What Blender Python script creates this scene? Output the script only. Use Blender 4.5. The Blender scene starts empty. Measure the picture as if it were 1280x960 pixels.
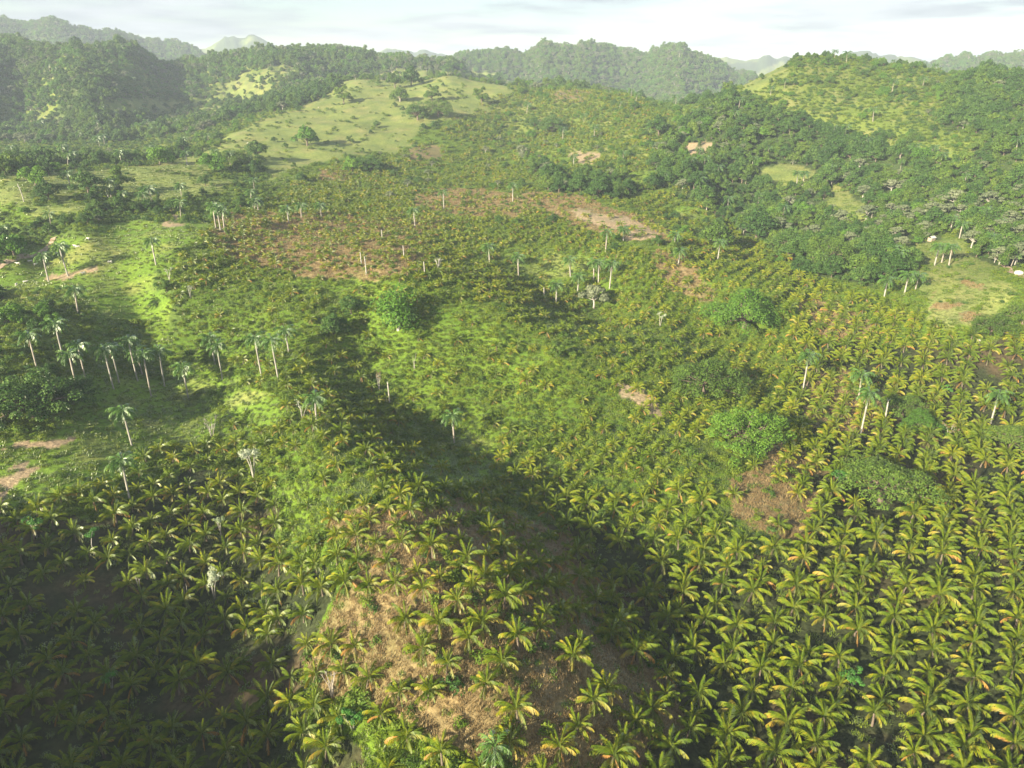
import bpy, math, random, time
import numpy as np
from mathutils import Vector, Euler, Matrix
T0 = time.time()
rnd = random.Random(11)
rng = np.random.default_rng(11)
sc = bpy.context.scene
COL = sc.collection
R = math.radians

# ------------------------------------------------------------------ camera
W, H, F = 1280.0, 960.0, 900.0          # photo frame and focal length in its pixels
CAM_Z, PITCH = 110.0, R(22.9)
cd = bpy.data.cameras.new('camera')
cd.sensor_width = 36.0
cd.lens = 36.0 * F / W
cd.clip_start, cd.clip_end = 1.0, 30000.0
cam = bpy.data.objects.new('camera', cd)
cam.location = (0, 0, CAM_Z)
cam.rotation_euler = (R(90) - PITCH, 0, 0)
COL.objects.link(cam)
sc.camera = cam

# ------------------------------------------------------------------ light and sky
SUN_EL, SUN_AZ = R(21), R(226)          # azimuth clockwise from +Y: behind the camera, to the left
sun_dir = Vector((math.sin(SUN_AZ) * math.cos(SUN_EL), math.cos(SUN_AZ) * math.cos(SUN_EL), math.sin(SUN_EL)))
sl = bpy.data.lights.new('sun', 'SUN')
sl.energy, sl.angle, sl.color = 5.0, R(0.6), (1.0, 0.88, 0.66)
so = bpy.data.objects.new('sun', sl)
so.rotation_euler = sun_dir.to_track_quat('Z', 'Y').to_euler()
so.location = (0, 0, 400)
COL.objects.link(so)

world = bpy.data.worlds.new('World')
sc.world = world
world.use_nodes = True
nt = world.node_tree
nt.nodes.clear()
N = nt.nodes.new
L = nt.links.new
out = N('ShaderNodeOutputWorld')
bg = N('ShaderNodeBackground')
bg.inputs[1].default_value = 0.05
sky = N('ShaderNodeTexSky')
sky.sky_type = 'NISHITA'
sky.sun_disc = False
sky.sun_elevation = SUN_EL
sky.sun_rotation = SUN_AZ
sky.air_density, sky.dust_density = 1.0, 0.7
tc = N('ShaderNodeTexCoord')
sep = N('ShaderNodeSeparateXYZ')
L(tc.outputs['Generated'], sep.inputs[0])
mx = N('ShaderNodeMath'); mx.operation = 'MAXIMUM'; mx.inputs[1].default_value = 0.0
L(sep.outputs[2], mx.inputs[0])
ad = N('ShaderNodeMath'); ad.operation = 'ADD'; ad.inputs[1].default_value = 0.06
L(mx.outputs[0], ad.inputs[0])
dv = N('ShaderNodeVectorMath'); dv.operation = 'DIVIDE'
cmb = N('ShaderNodeCombineXYZ')
for i in range(3):
    L(ad.outputs[0], cmb.inputs[i])
L(tc.outputs['Generated'], dv.inputs[0]); L(cmb.outputs[0], dv.inputs[1])
flat = N('ShaderNodeVectorMath'); flat.operation = 'MULTIPLY'; flat.inputs[1].default_value = (1, 1, 0)
L(dv.outputs[0], flat.inputs[0])
n1 = N('ShaderNodeTexNoise'); n1.inputs['Scale'].default_value = 0.45; n1.inputs['Detail'].default_value = 7; n1.inputs['Roughness'].default_value = 0.55
L(flat.outputs[0], n1.inputs['Vector'])
cr = N('ShaderNodeValToRGB')
cr.color_ramp.elements[0].position, cr.color_ramp.elements[0].color = 0.44, (0, 0, 0, 1)
cr.color_ramp.elements[1].position, cr.color_ramp.elements[1].color = 0.58, (1, 1, 1, 1)
L(n1.outputs[0], cr.inputs[0])
n2 = N('ShaderNodeTexNoise'); n2.inputs['Scale'].default_value = 0.6; n2.inputs['Detail'].default_value = 6
L(flat.outputs[0], n2.inputs['Vector'])
cr2 = N('ShaderNodeValToRGB')      # cloud tones: lit white to shaded grey
cr2.color_ramp.elements[0].position, cr2.color_ramp.elements[0].color = 0.42, (2.5, 2.7, 3.4, 1)
cr2.color_ramp.elements[1].position, cr2.color_ramp.elements[1].color = 0.58, (4.7, 4.8, 5.3, 1)
L(n2.outputs[0], cr2.inputs[0])
mixc = N('ShaderNodeMixRGB')
cov = N('ShaderNodeMath'); cov.operation = 'MULTIPLY'; cov.inputs[1].default_value = 0.85
L(cr.outputs[0], cov.inputs[0])
L(cov.outputs[0], mixc.inputs[0]); L(sky.outputs[0], mixc.inputs[1]); L(cr2.outputs[0], mixc.inputs[2])
L(mixc.outputs[0], bg.inputs[0])
L(bg.outputs[0], out.inputs[0])

sc.view_settings.view_transform = 'Standard'
sc.view_settings.look = 'None'
sc.view_settings.exposure = 1.75
sc.view_settings.gamma = 1.0
sc.render.engine = 'CYCLES'
sc.cycles.use_denoising = True
sc.cycles.max_bounces = 5
sc.cycles.diffuse_bounces = 2
sc.cycles.glossy_bounces = 1
sc.cycles.transmission_bounces = 2
sc.cycles.volume_bounces = 0
sc.cycles.transparent_max_bounces = 4
HAZE_DENSITY = 0.00015

# ------------------------------------------------------------------ projection helpers
SP, CP = math.sin(PITCH), math.cos(PITCH)
def ray(px, py):
    u, v = (px - W / 2) / F, (py - H / 2) / F
    d = np.array([u, CP - v * SP, -SP - v * CP])
    return d / np.linalg.norm(d)
def project(x, y, z):
    dz = z - CAM_Z
    depth = y * CP - dz * SP
    up = y * SP + dz * CP
    dd = np.where(depth > 1.0, depth, 1e9)
    px = np.where(depth > 1.0, W / 2 + F * x / dd, -1e5)
    py = np.where(depth > 1.0, H / 2 - F * up / dd, 1e5)
    return px, py, depth

# ------------------------------------------------------------------ noise
def _hash(ix, iy, seed):
    n = (ix.astype(np.int64) * 374761393 + iy.astype(np.int64) * 668265263 + seed * 1442695041) & 0xffffffff
    n = ((n ^ (n >> 13)) * 1274126177) & 0xffffffff
    n = n ^ (n >> 16)
    return (n & 0xffffff) / float(0xffffff)
def vnoise(x, y, seed=0):
    x = np.asarray(x, float); y = np.asarray(y, float)
    ix, iy = np.floor(x), np.floor(y)
    fx, fy = x - ix, y - iy
    fx = fx * fx * (3 - 2 * fx); fy = fy * fy * (3 - 2 * fy)
    a, b = _hash(ix, iy, seed), _hash(ix + 1, iy, seed)
    c, d = _hash(ix, iy + 1, seed), _hash(ix + 1, iy + 1, seed)
    return (a + (b - a) * fx) * (1 - fy) + (c + (d - c) * fx) * fy
def fbm(x, y, scale, octaves=4, seed=0):
    s, amp, tot = 0.0, 1.0, 0.0
    for o in range(octaves):
        s = s + amp * (vnoise(x / scale, y / scale, seed + 17 * o) - 0.5)
        tot += amp; amp *= 0.5; scale *= 0.5
    return s / tot * 2
def ridged(x, y, scale, octaves=4, seed=0):
    s, amp, tot = 0.0, 1.0, 0.0
    for o in range(octaves):
        s = s + amp * (1 - np.abs(vnoise(x / scale, y / scale, seed + 31 * o) * 2 - 1))
        tot += amp; amp *= 0.5; scale *= 0.5
    return s / tot

# ------------------------------------------------------------------ terrain heights
# ground heights read off the photograph: (px, py, z)
CP_Z = [
 (0,960,-8),(200,960,-9),(400,960,0),(560,960,8),(700,960,6),(850,960,-4),(1050,960,-4),(1280,960,-2),
 (0,850,-5),(200,850,-8),(360,850,-3),(430,850,5),(510,850,11),(600,850,14),(700,850,11),(790,850,0),(850,850,-4),(1000,850,-4),(1280,850,0),
 (0,750,0),(200,750,-6),(350,750,-4),(430,750,8),(520,750,15),(620,750,15),(690,750,7),(760,750,-5),(850,750,-5),(1000,750,-3),(1280,750,0),
 (0,650,3),(200,650,-2),(330,650,-4),(400,650,6),(480,650,14),(560,650,11),(640,650,-2),(740,650,-5),(850,650,-2),(950,650,2),(1100,650,0),(1280,650,0),
 (0,590,8),(100,590,6),(250,590,0),(350,600,1),(430,600,11),(490,590,10),(560,580,-5),(640,600,-6),(720,590,-5),(850,590,3),(950,580,5),(1050,580,-1),(1180,580,-2),(1280,580,-2),
 (20,500,14),(0,550,9),(90,520,8),(20,430,22),(70,400,20),(110,420,15),(180,400,11),(180,470,2),(180,550,2),(250,500,-2),(300,460,6),(350,500,9),(390,540,12),(320,540,4),
 (440,540,8),(500,520,-4),(420,480,5),(450,440,7),(560,520,-4),(620,540,-4),(540,450,8),(620,450,8),(700,500,3),(780,540,0),(780,460,6),(850,520,2),(930,490,0),(1000,490,-1),(1100,520,-2),(1180,500,-1),(1280,500,0),
 (140,375,21),(200,370,20),(245,370,21),(225,330,32),(200,348,28),(180,312,33),(130,345,25),(0,362,20),(60,335,22),(0,310,25),(130,300,33),(252,288,39),(300,400,15),(300,340,27),(400,400,18),(400,340,28),(500,390,20),(490,330,32),(560,350,26),(620,400,19),(700,430,14),(780,420,9),(850,440,6),(950,430,1),
 (780,330,22),(1000,390,8),(1100,400,7),
]
# crest and hidden points: (px, py, distance)
CP_D = [
 (0,222,560),(100,212,600),(200,200,660),(280,178,740),(340,150,860),
 (440,98,1050),(560,93,1020),(620,105,1000),(700,108,980),(780,118,930),
 (350,290,415),(440,285,425),(520,300,400),(570,330,370),(620,345,362),(680,365,368),(760,390,350),(870,415,330),(560,260,500),(640,250,520),(710,265,480),(790,290,430),(840,315,400),(900,345,370),(980,375,345),
 (640,300,420),(700,320,400),(760,345,375),(820,370,352),(500,230,580),(400,240,530),(560,200,680),(640,200,700),(640,160,850),(720,160,800),(720,210,620),(800,210,610),(800,170,720),(860,200,620),(870,235,560),
 (330,250,500),(260,262,475),(200,268,455),(100,280,430),(0,285,435),(0,240,520),(100,235,540),(200,225,570),(280,200,650),(350,190,690),(430,190,700),(330,220,590),(420,140,880),(500,140,870),(560,150,830),(600,120,950),(480,110,990),(560,108,980),(480,170,770),
 (850,270,520),(900,300,470),(960,330,430),(1040,350,395),(1100,375,365),(1180,390,350),(1210,345,400),(1280,380,365),(1280,330,425),(1200,300,475),(1110,320,440),
 (900,260,560),(960,240,600),(1010,200,660),(1060,160,710),(1100,130,750),(1180,170,680),(1280,210,600),(1180,250,560),(1280,270,520),(1080,244,590),
 (885,135,800),(930,105,830),(1000,71,900),(1080,74,900),(1150,84,890),(1220,96,850),(1290,110,820),(1400,120,820),
 (1180,110,850),(1100,95,860),(1230,130,760),
]
# plain world points: (x, y, z)
CP_W = [
 (0,0,0),(60,30,-3),(-60,20,2),(150,40,4),(160,-60,0),(0,-150,5),(-330,-120,90),(-250,60,58),(-215,0,68),(-150,-70,64),(-120,30,8),(-300,160,40),(-100,-220,60),  # high points behind left: an added, unseen hill that shades the lower left
 (150,-300,10),(500,0,10),(500,-500,20),(-700,-300,80),(-700,300,50),(-600,-900,80),(0,-900,50),(900,-600,40),(900,200,30),(-1500,0,90),(1500,0,60),(0,-2500,60),(-2500,-1500,90),(2500,-1500,60),
 (-330,720,38),(-520,700,36),(-480,900,48),(0,1400,60),(-150,1500,60),(250,1250,55),(300,1050,60),(480,1150,80),(700,1100,70),
 (-700,1400,60),(0,1800,60),(800,1800,60),(-1500,1800,70),(1500,1500,60),(0,3000,50),(-2000,3000,60),(2000,3000,50),(0,6000,30),(4000,6000,30),(-4000,6000,30),(-4000,1000,60),(4000,1000,50),
]
pts = []
for px, py, z in CP_Z:
    d = ray(px, py); t = (z - CAM_Z) / d[2]
    pts.append((d[0] * t, d[1] * t, z))
for px, py, dist in CP_D:
    d = ray(px, py); t = dist / math.hypot(d[0], d[1])
    pts.append((d[0] * t, d[1] * t, CAM_Z + d[2] * t))
pts += CP_W
pts = np.array(pts, float)
def warp(x, y):
    r = np.hypot(x, y) + 1e-6
    k = np.log1p(r / 70.0) / r
    return x * k, y * k
def kern(d2):
    return -np.sqrt(d2 + 0.05 ** 2)
wx, wy = warp(pts[:, 0], pts[:, 1])
n = len(pts)
A = np.zeros((n + 3, n + 3))
A[:n, :n] = kern((wx[:, None] - wx) ** 2 + (wy[:, None] - wy) ** 2) + np.eye(n) * 0.012
A[:n, n] = 1; A[:n, n + 1] = wx; A[:n, n + 2] = wy
A[n:, :n] = A[:n, n:].T
rb = np.linalg.solve(A, np.concatenate([pts[:, 2], [0, 0, 0]]))

# far ranges: crest line in the picture, distance, half depth
RANGES = [
 (1550, 600, [(-400,48),(-150,45),(0,48),(40,56),(75,62),(110,66),(150,56),(172,62),(200,80),(240,78),(285,66),(340,66),(400,60),(440,66),(500,74),(560,80),(620,100),(760,140)]),
 (3000, 600, [(-500,20),(-100,22),(0,24),(22,30),(55,26),(90,37),(150,43),(170,50),(230,57),(262,72),(330,95)]),
 (5200, 800, [(200,80),(250,62),(282,44),(298,50),(312,44),(345,56),(360,62),(385,56),(430,55),(470,62),(500,58),(556,70),(600,82)]),
 (2300, 600, [(480,100),(545,84),(575,72),(620,65),(655,69),(680,58),(705,63),(740,56),(778,62),(802,69),(850,60),(880,73),(915,90),(960,100),(1050,110)]),
 (4800, 800, [(820,90),(870,75),(905,72),(925,76),(962,70),(1010,76),(1085,64),(1120,71),(1165,77),(1230,80)]),
 (2600, 500, [(1080,110),(1150,84),(1180,75),(1230,72),(1290,71),(1400,68),(1600,72),(2000,80)]),
]
def height(x, y, detail=True):
    x = np.atleast_1d(np.asarray(x, float)); y = np.atleast_1d(np.asarray(y, float))
    z = np.empty_like(x)
    for s in range(0, len(x), 40000):
        e = s + 40000
        a, b = warp(x[s:e], y[s:e])
        z[s:e] = kern((a[:, None] - wx) ** 2 + (b[:, None] - wy) ** 2) @ rb[:n] + rb[n] + rb[n + 1] * a + rb[n + 2] * b
    r = np.hypot(x, y)
    amp = np.clip((r - 60) / 400, 0, 1)
    z = z + fbm(x, y, 45, 4, 3) * (1.2 + 1.3 * amp)
    far = np.clip((r - 900) / 900, 0, 1)
    z = z + far * (ridged(x, y, 480, 5, 7) - 0.55) * 70
    # ranges
    az = np.arctan2(x, y)
    front = y > 0.2 * r
    for k, (D, hw, prof) in enumerate(RANGES):
        if not np.any(front & (r > D - 2.2 * hw)):
            continue
        pa, pe = [], []
        for px, py in prof:
            d = ray(px, py); g = math.hypot(d[0], d[1])
            pa.append(math.atan2(d[0], d[1])); pe.append(d[2] / g)
        el = np.interp(az, pa, pe)
        jag = (vnoise(az * 90, az * 0 + k, 5) - 0.5) * 0.0055 + (vnoise(az * 260, az * 0 + k, 6) - 0.5) * 0.0025
        crest = CAM_Z + D * (el + jag)
        edge = np.clip((az - pa[0] + 0.12) / 0.12, 0, 1) * np.clip((pa[-1] + 0.12 - az) / 0.12, 0, 1)
        wob = (vnoise(az * 14, az * 0 + 2 * k, 9) - 0.5) * hw * 0.35
        t = (r - D - wob) / hw
        prof_r = np.exp(-t * t * 1.6)
        rr = ridged(x, y, hw * 0.55, 4, 40 + k)
        zz = 40 + (crest - 40) * prof_r * (1 - (1 - prof_r) * 0.0) - (1 - prof_r) * 60 + (rr - 0.72) * hw * 0.07 * np.clip(np.abs(t) * 1.6, 0, 1) * edge * np.clip(prof_r * 3, 0, 1)
        zz = np.where(front & (edge > 0) & (np.abs(t) < 2.0) & (r > 850), zz * edge + z * (1 - edge), -1e3)
        z = np.maximum(z, zz)
    return z
def h1(x, y):
    return float(height([x], [y])[0])
def at_many(pp):
    """points of the ground seen at these pixels"""
    D = np.array([ray(a, b) for a, b in pp])
    t = np.full(len(D), 40.0); done = np.zeros(len(D), bool); lo = t.copy()
    for i in range(420):
        x, y, z = D[:, 0] * t, D[:, 1] * t, CAM_Z + D[:, 2] * t
        below = z < height(x, y)
        done |= below
        if done.all(): break
        lo = np.where(done, lo, t)
        t = np.where(done, t, t * 1.012 + 0.6)
        if t.max() > 9000: break
    hi = t.copy()
    for i in range(10):
        m = (lo + hi) / 2
        b = CAM_Z + D[:, 2] * m < height(D[:, 0] * m, D[:, 1] * m)
        hi = np.where(b, m, hi); lo = np.where(b, lo, m)
    x, y = D[:, 0] * hi, D[:, 1] * hi
    return np.stack([x, y, height(x, y)], 1)
def at(px, py):
    return at_many([(px, py)])[0]

# ------------------------------------------------------------------ what covers the ground, read in the photograph
def inpoly(px, py, poly):
    r_ = np.zeros(np.shape(px), bool)
    j = len(poly) - 1
    for i in range(len(poly)):
        xi, yi = poly[i]; xj, yj = poly[j]
        if yi != yj:
            c = ((yi > py) != (yj > py)) & (px < (xj - xi) * (py - yi) / (yj - yi) + xi)
            r_ ^= c
        j = i
    return r_
def blob(px, py, b):
    cx, cy, rx, ry = b[:4]
    a = R(b[4]) if len(b) > 4 else 0
    dx, dy = px - cx, py - cy
    u = (dx * math.cos(a) + dy * math.sin(a)) / rx
    v = (-dx * math.sin(a) + dy * math.cos(a)) / ry
    return np.sqrt(u * u + v * v)
LUSH, STRAW, PAST, FOREST, SCRUB, SOIL, MEADOW, HEDGE, UNDER_SHADE = range(9)
POLYS = [
 (UNDER_SHADE, [(1000,430),(1150,425),(1900,450),(1900,1600),(-900,1600),(-900,650),(100,652),(230,590),(330,620),(390,720),(430,960),(440,1600),(830,1600),(800,960),(790,820),(720,720),(690,640),(760,650),(860,690),(960,700),(1020,560),(985,470)]),  # dense rows and lower left, where palm shade goes into the ground colour
 (FOREST, [(-600,-60),(1900,-60),(1900,110),(1290,118),(1220,96),(1150,84),(1000,70),(930,102),(880,135),(780,120),(700,108),(620,104),(560,90),(480,88),(430,100),(400,125),(340,150),(280,180),(200,205),(100,215),(0,222),(-600,228)]),
 (FOREST, [(640,190),(700,225),(800,215),(830,170),(880,130),(920,118),(960,135),(1030,160),(1090,178),(1120,190),(1170,165),(1180,130),(1130,98),(1180,88),(1300,100),(1900,110),(1900,330),(1240,335),(1200,290),(1150,325),(1090,365),(1010,345),(950,310),(890,262),(840,235),(760,250),(690,245)]),
 (SCRUB, [(880,132),(925,104),(1000,66),(1130,72),(1200,88),(1215,105),(1180,120),(1175,165),(1120,186),(1040,160),(960,135),(925,116)]),
 (SCRUB, [(1130,185),(1190,160),(1230,175),(1215,200),(1150,205)]),
 (SCRUB, [(600,150),(640,112),(780,112),(880,135),(840,165),(800,215),(700,190),(620,185)]),
 (PAST, [(340,150),(400,125),(440,90),(600,86),(650,105),(610,140),(530,158),(500,190),(420,195),(340,220),(260,242),(150,262),(0,264),(-600,270),(-600,228),(0,222),(100,215),(200,205),(280,180)]),
 (HEDGE, [(-600,276),(0,276),(60,270),(130,262),(250,246),(330,226),(345,250),(268,280),(130,282),(60,312),(0,338),(-600,420)]),
 (MEADOW, [(60,310),(130,282),(262,278),(240,300),(200,335),(215,400),(130,400),(100,362),(0,364),(-600,440),(-600,420),(0,338)]),
 (SCRUB, [(-300,365),(0,365),(90,365),(115,400),(100,470),(60,540),(-300,545)]),
 (MEADOW, [(100,470),(300,475),(270,560),(150,600),(70,636),(-300,650),(-300,545),(60,540)]),
 (PAST, [(1130,312),(1195,300),(1250,330),(1266,390),(1215,412),(1160,400),(1145,360)]),
]
BLOBS = [
 (PAST, (166,132,52,10)),(PAST, (235,138,55,11,-8)),(PAST, (300,118,75,20,-26)),(PAST, (330,170,60,20,-20)),(PAST, (60,150,30,5)),(PAST, (478,112,42,16)),(PAST, (985,222,40,16,10)),(PAST, (1060,262,34,18,60)),(PAST,(955,97,34,9,-32)),
 (HEDGE, (128,246,42,12)),(HEDGE, (50,248,24,8)),(HEDGE, (300,212,36,16)),
 (MEADOW, (322,512,26,26)),(MEADOW,(575,575,60,30)),(MEADOW,(680,330,50,16)),(MEADOW,(870,270,28,12)),(MEADOW,(800,225,24,10)),
 (STRAW, (590,780,185,165,20)),(STRAW, (730,880,95,90)),(STRAW,(470,670,55,50)),
 (STRAW, (400,305,140,42,8)),(STRAW,(330,290,70,30)),(STRAW, (590,255,70,18,4)),(STRAW, (745,272,100,19,16)),(STRAW,(500,285,60,16)),(STRAW,(850,345,50,16,30)),
 (STRAW, (965,622,55,62,-10)),(STRAW,(1035,400,52,22,20)),(STRAW,(1045,500,36,42)),(STRAW,(535,190,24,9)),(STRAW,(720,120,30,7)),(STRAW,(420,218,22,8)),
 (HEDGE, (207,362,8,28,-18)),(HEDGE, (219,392,8,24,-14)),(STRAW, (1175,378,20,7)),(STRAW, (1215,350,10,7)),(STRAW, (1200,398,12,6)),(SOIL, (728,196,20,7)),(SOIL,(866,186,22,8)),(SOIL,(38,553,46,7)),(SOIL,(24,612,44,10,-28)),(SOIL,(30,588,14,6)),(SOIL,(96,342,26,4,-12)),(SOIL,(216,280,16,4)),(SOIL,(790,497,34,14,30)),(SOIL,(790,296,22,8)),(SOIL,(770,280,60,9,16)),
]
def cover_of(x, y, z):
    px, py, dep = project(x, y, z)
    s = np.clip(300 / np.maximum(dep, 60), 0.15, 3)
    jx = fbm(x, y, 22, 5, 21) * 34 * s
    jy = fbm(x, y, 22, 5, 22) * 20 * s
    qx, qy = px + jx, py + jy
    c = np.full(np.shape(x), LUSH)
    seen = (dep > 1) & (px > -900) & (px < 2200) & (py > -400)
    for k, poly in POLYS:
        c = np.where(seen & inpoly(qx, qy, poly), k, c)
    for k, b in BLOBS:
        c = np.where(seen & (blob(qx, qy, b) < 1), k, c)
    r = np.hypot(x, y)
    fn = fbm(x, y, 260, 4, 33)
    c = np.where((r > 1050) & (c != PAST), np.where(fn > 0.62, PAST, np.where(fn > 0.25, SCRUB, FOREST)), c)
    c = np.where((r > 600) & (px < 480) & (c == FOREST) & (fn > 0.22), SCRUB, c)
    c = np.where(~seen & (r > 250), FOREST, c)
    return c
PLANT = [(-700,640),(0,640),(60,640),(110,620),(200,565),(270,560),(290,480),(262,440),(222,390),(215,330),(262,280),(345,250),(420,200),(500,190),(560,160),(640,112),(780,112),(850,150),(830,215),(890,262),(950,310),(1010,345),(1090,372),(1150,402),(1215,420),(1900,440),(1900,1600),(-700,1600)]

# ------------------------------------------------------------------ materials
def mat(name):
    m = bpy.data.materials.new(name); m.use_nodes = True
    m.node_tree.nodes.clear()
    return m
def ramp(nt, fac, stops):
    r_ = nt.nodes.new('ShaderNodeValToRGB')
    el = r_.color_ramp.elements
    while len(el) < len(stops): el.new(0.5)
    for e, (p, c) in zip(el, stops):
        e.position = p; e.color = (*c, 1)
    nt.links.new(fac, r_.inputs[0])
    return r_.outputs[0]
def leafmat(name, stops, trans=0.3, gloss=0.12, rough=0.45, per='island', noise=0.0):
    """leaf: colour varies from plant to plant and from leaflet to leaflet"""
    m = mat(name); nt = m.node_tree; N = nt.nodes.new; L = nt.links.new
    oi = N('ShaderNodeObjectInfo'); ge = N('ShaderNodeNewGeometry')
    a = N('ShaderNodeMath'); a.operation = 'MULTIPLY'; a.inputs[1].default_value = 0.55
    b = N('ShaderNodeMath'); b.operation = 'MULTIPLY_ADD'; b.inputs[1].default_value = 0.45
    L(oi.outputs['Random'], a.inputs[0]); L(ge.outputs['Random Per Island'], b.inputs[0]); L(a.outputs[0], b.inputs[2])
    tcx = N('ShaderNodeTexCoord'); nz = N('ShaderNodeTexNoise'); nz.inputs['Scale'].default_value = 0.55; nz.inputs['Detail'].default_value = 2
    L(tcx.outputs['Object'], nz.inputs['Vector'])
    nm = N('ShaderNodeMath'); nm.operation = 'MULTIPLY_ADD'; nm.inputs[1].default_value = 1.3; nm.inputs[2].default_value = -0.65
    L(nz.outputs[0], nm.inputs[0])
    sm = N('ShaderNodeMath'); sm.operation = 'ADD'; L(nm.outputs[0], sm.inputs[0]); L(b.outputs[0], sm.inputs[1])
    col = ramp(nt, sm.outputs[0], stops)
    df = N('ShaderNodeBsdfDiffuse'); tr = N('ShaderNodeBsdfTranslucent'); gl = N('ShaderNodeBsdfGlossy')
    gl.inputs['Roughness'].default_value = rough
    gl.inputs['Color'].default_value = (0.9, 0.95, 0.8, 1)
    hs = N('ShaderNodeHueSaturation'); hs.inputs['Saturation'].default_value = 1.15; hs.inputs['Value'].default_value = 1.3
    L(col, hs.inputs['Color'])
    L(col, df.inputs[0]); L(hs.outputs[0], tr.inputs[0])
    m1 = N('ShaderNodeMixShader'); m1.inputs[0].default_value = trans
    L(df.outputs[0], m1.inputs[1]); L(tr.outputs[0], m1.inputs[2])
    fr = N('ShaderNodeFresnel'); fr.inputs[0].default_value = 1.4
    g = N('ShaderNodeMath'); g.operation = 'MULTIPLY'; g.inputs[1].default_value = gloss * 6; L(fr.outputs[0], g.inputs[0])
    gc = N('ShaderNodeMath'); gc.operation = 'MINIMUM'; gc.inputs[1].default_value = 0.35; L(g.outputs[0], gc.inputs[0])
    m2 = N('ShaderNodeMixShader'); L(gc.outputs[0], m2.inputs[0])
    L(m1.outputs[0], m2.inputs[1]); L(gl.outputs[0], m2.inputs[2])
    o = N('ShaderNodeOutputMaterial'); L(m2.outputs[0], o.inputs[0])
    return m
def woodmat(name, c1, c2, scale=3.0):
    m = mat(name); nt = m.node_tree; N = nt.nodes.new; L = nt.links.new
    tc = N('ShaderNodeTexCoord'); mp = N('ShaderNodeMapping'); mp.inputs['Scale'].default_value = (1, 1, 2.5)
    L(tc.outputs['Object'], mp.inputs[0])
    no = N('ShaderNodeTexNoise'); no.inputs['Scale'].default_value = scale; no.inputs['Detail'].default_value = 5
    L(mp.outputs[0], no.inputs['Vector'])
    col = ramp(nt, no.outputs[0], [(0.35, c1), (0.65, c2)])
    p = N('ShaderNodeBsdfPrincipled'); p.inputs['Roughness'].default_value = 0.85
    L(col, p.inputs['Base Color'])
    o = N('ShaderNodeOutputMaterial'); L(p.outputs[0], o.inputs[0])
    return m
M = {}
M['coco'] = leafmat('coconut_frond_green', [(0.0, (0.06,0.11,0.008)), (0.4, (0.12,0.175,0.010)), (0.8, (0.19,0.23,0.013)), (1.0, (0.30,0.275,0.016))], 0.32, 0.035)
M['coco_y'] = leafmat('coconut_frond_yellowing', [(0.0, (0.14,0.19,0.025)), (0.6, (0.28,0.26,0.03)), (1.0, (0.38,0.26,0.035))], 0.28, 0.10)
M['coco_d'] = leafmat('coconut_frond_withered', [(0.0, (0.30,0.16,0.05)), (0.6, (0.40,0.21,0.05)), (1.0, (0.42,0.30,0.12))], 0.2, 0.03)
M['royal'] = leafmat('royal_palm_frond', [(0.0, (0.04,0.10,0.018)), (0.6, (0.075,0.16,0.026)), (1.0, (0.12,0.21,0.035))], 0.2, 0.10)
M['royal_d'] = leafmat('royal_palm_frond_dry', [(0.0, (0.30,0.25,0.16)), (1.0, (0.45,0.38,0.26))], 0.15, 0.02)
M['bark'] = woodmat('brown_bark', (0.09,0.065,0.045), (0.19,0.15,0.11))
M['pale_bark'] = woodmat('pale_bark', (0.24,0.225,0.19), (0.46,0.43,0.37), 0.9)
M['grey_bark'] = woodmat('grey_bark', (0.24,0.21,0.17), (0.40,0.36,0.30), 2)
M['shaft'] = woodmat('crownshaft_green', (0.09,0.17,0.05), (0.14,0.24,0.07), 1)
M['dark_tree'] = leafmat('tree_leaf_dark', [(0.0, (0.028,0.07,0.016)), (0.6, (0.06,0.125,0.024)), (1.0, (0.11,0.18,0.035))], 0.2, 0.06)
M['mid_tree'] = leafmat('tree_leaf_green', [(0.0, (0.05,0.10,0.017)), (0.6, (0.10,0.17,0.025)), (1.0, (0.16,0.225,0.036))], 0.25, 0.06)
M['bright_tree'] = leafmat('tree_leaf_bright', [(0.0, (0.06,0.14,0.018)), (0.6, (0.10,0.21,0.024)), (1.0, (0.16,0.27,0.035))], 0.3, 0.06)
M['grey_tree'] = leafmat('tree_leaf_greyish', [(0.0, (0.10,0.13,0.07)), (0.6, (0.16,0.19,0.10)), (1.0, (0.22,0.24,0.15))], 0.2, 0.04)
M['pale_leaf'] = leafmat('leaf_silvery', [(0.0, (0.20,0.28,0.14)), (0.6, (0.38,0.44,0.28)), (1.0, (0.55,0.58,0.44))], 0.25, 0.1)
M['teal_leaf'] = leafmat('leaf_bright green', [(0.0, (0.035,0.12,0.02)), (0.6, (0.07,0.20,0.032)), (1.0, (0.11,0.27,0.045))], 0.3, 0.08)
M['shrub'] = leafmat('shrub_leaf', [(0.0, (0.07,0.13,0.014)), (0.5, (0.13,0.20,0.022)), (1.0, (0.22,0.26,0.035))], 0.3, 0.05)
M['creeper'] = leafmat('creeper_leaf', [(0.0, (0.075,0.13,0.012)), (0.5, (0.14,0.20,0.016)), (1.0, (0.22,0.26,0.022))], 0.3, 0.05)
M['straw'] = leafmat('dry_straw', [(0.0, (0.18,0.12,0.05)), (0.5, (0.28,0.20,0.09)), (1.0, (0.38,0.29,0.14))], 0.2, 0.03)
M['grass'] = leafmat('pasture_grass', [(0.0, (0.08,0.14,0.02)), (0.5, (0.14,0.20,0.03)), (1.0, (0.22,0.25,0.055))], 0.3, 0.04)
M['cow'] = woodmat('cow_hide_white', (0.50,0.46,0.40), (0.68,0.65,0.59), 2)
M['cow_brown'] = woodmat('cow_hide_brown', (0.20,0.11,0.06), (0.30,0.17,0.09), 2)
M['horn'] = woodmat('horn', (0.25,0.22,0.18), (0.4,0.36,0.3), 2)
M['rock'] = woodmat('limestone', (0.36,0.35,0.31), (0.56,0.54,0.49), 1.2)
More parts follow.
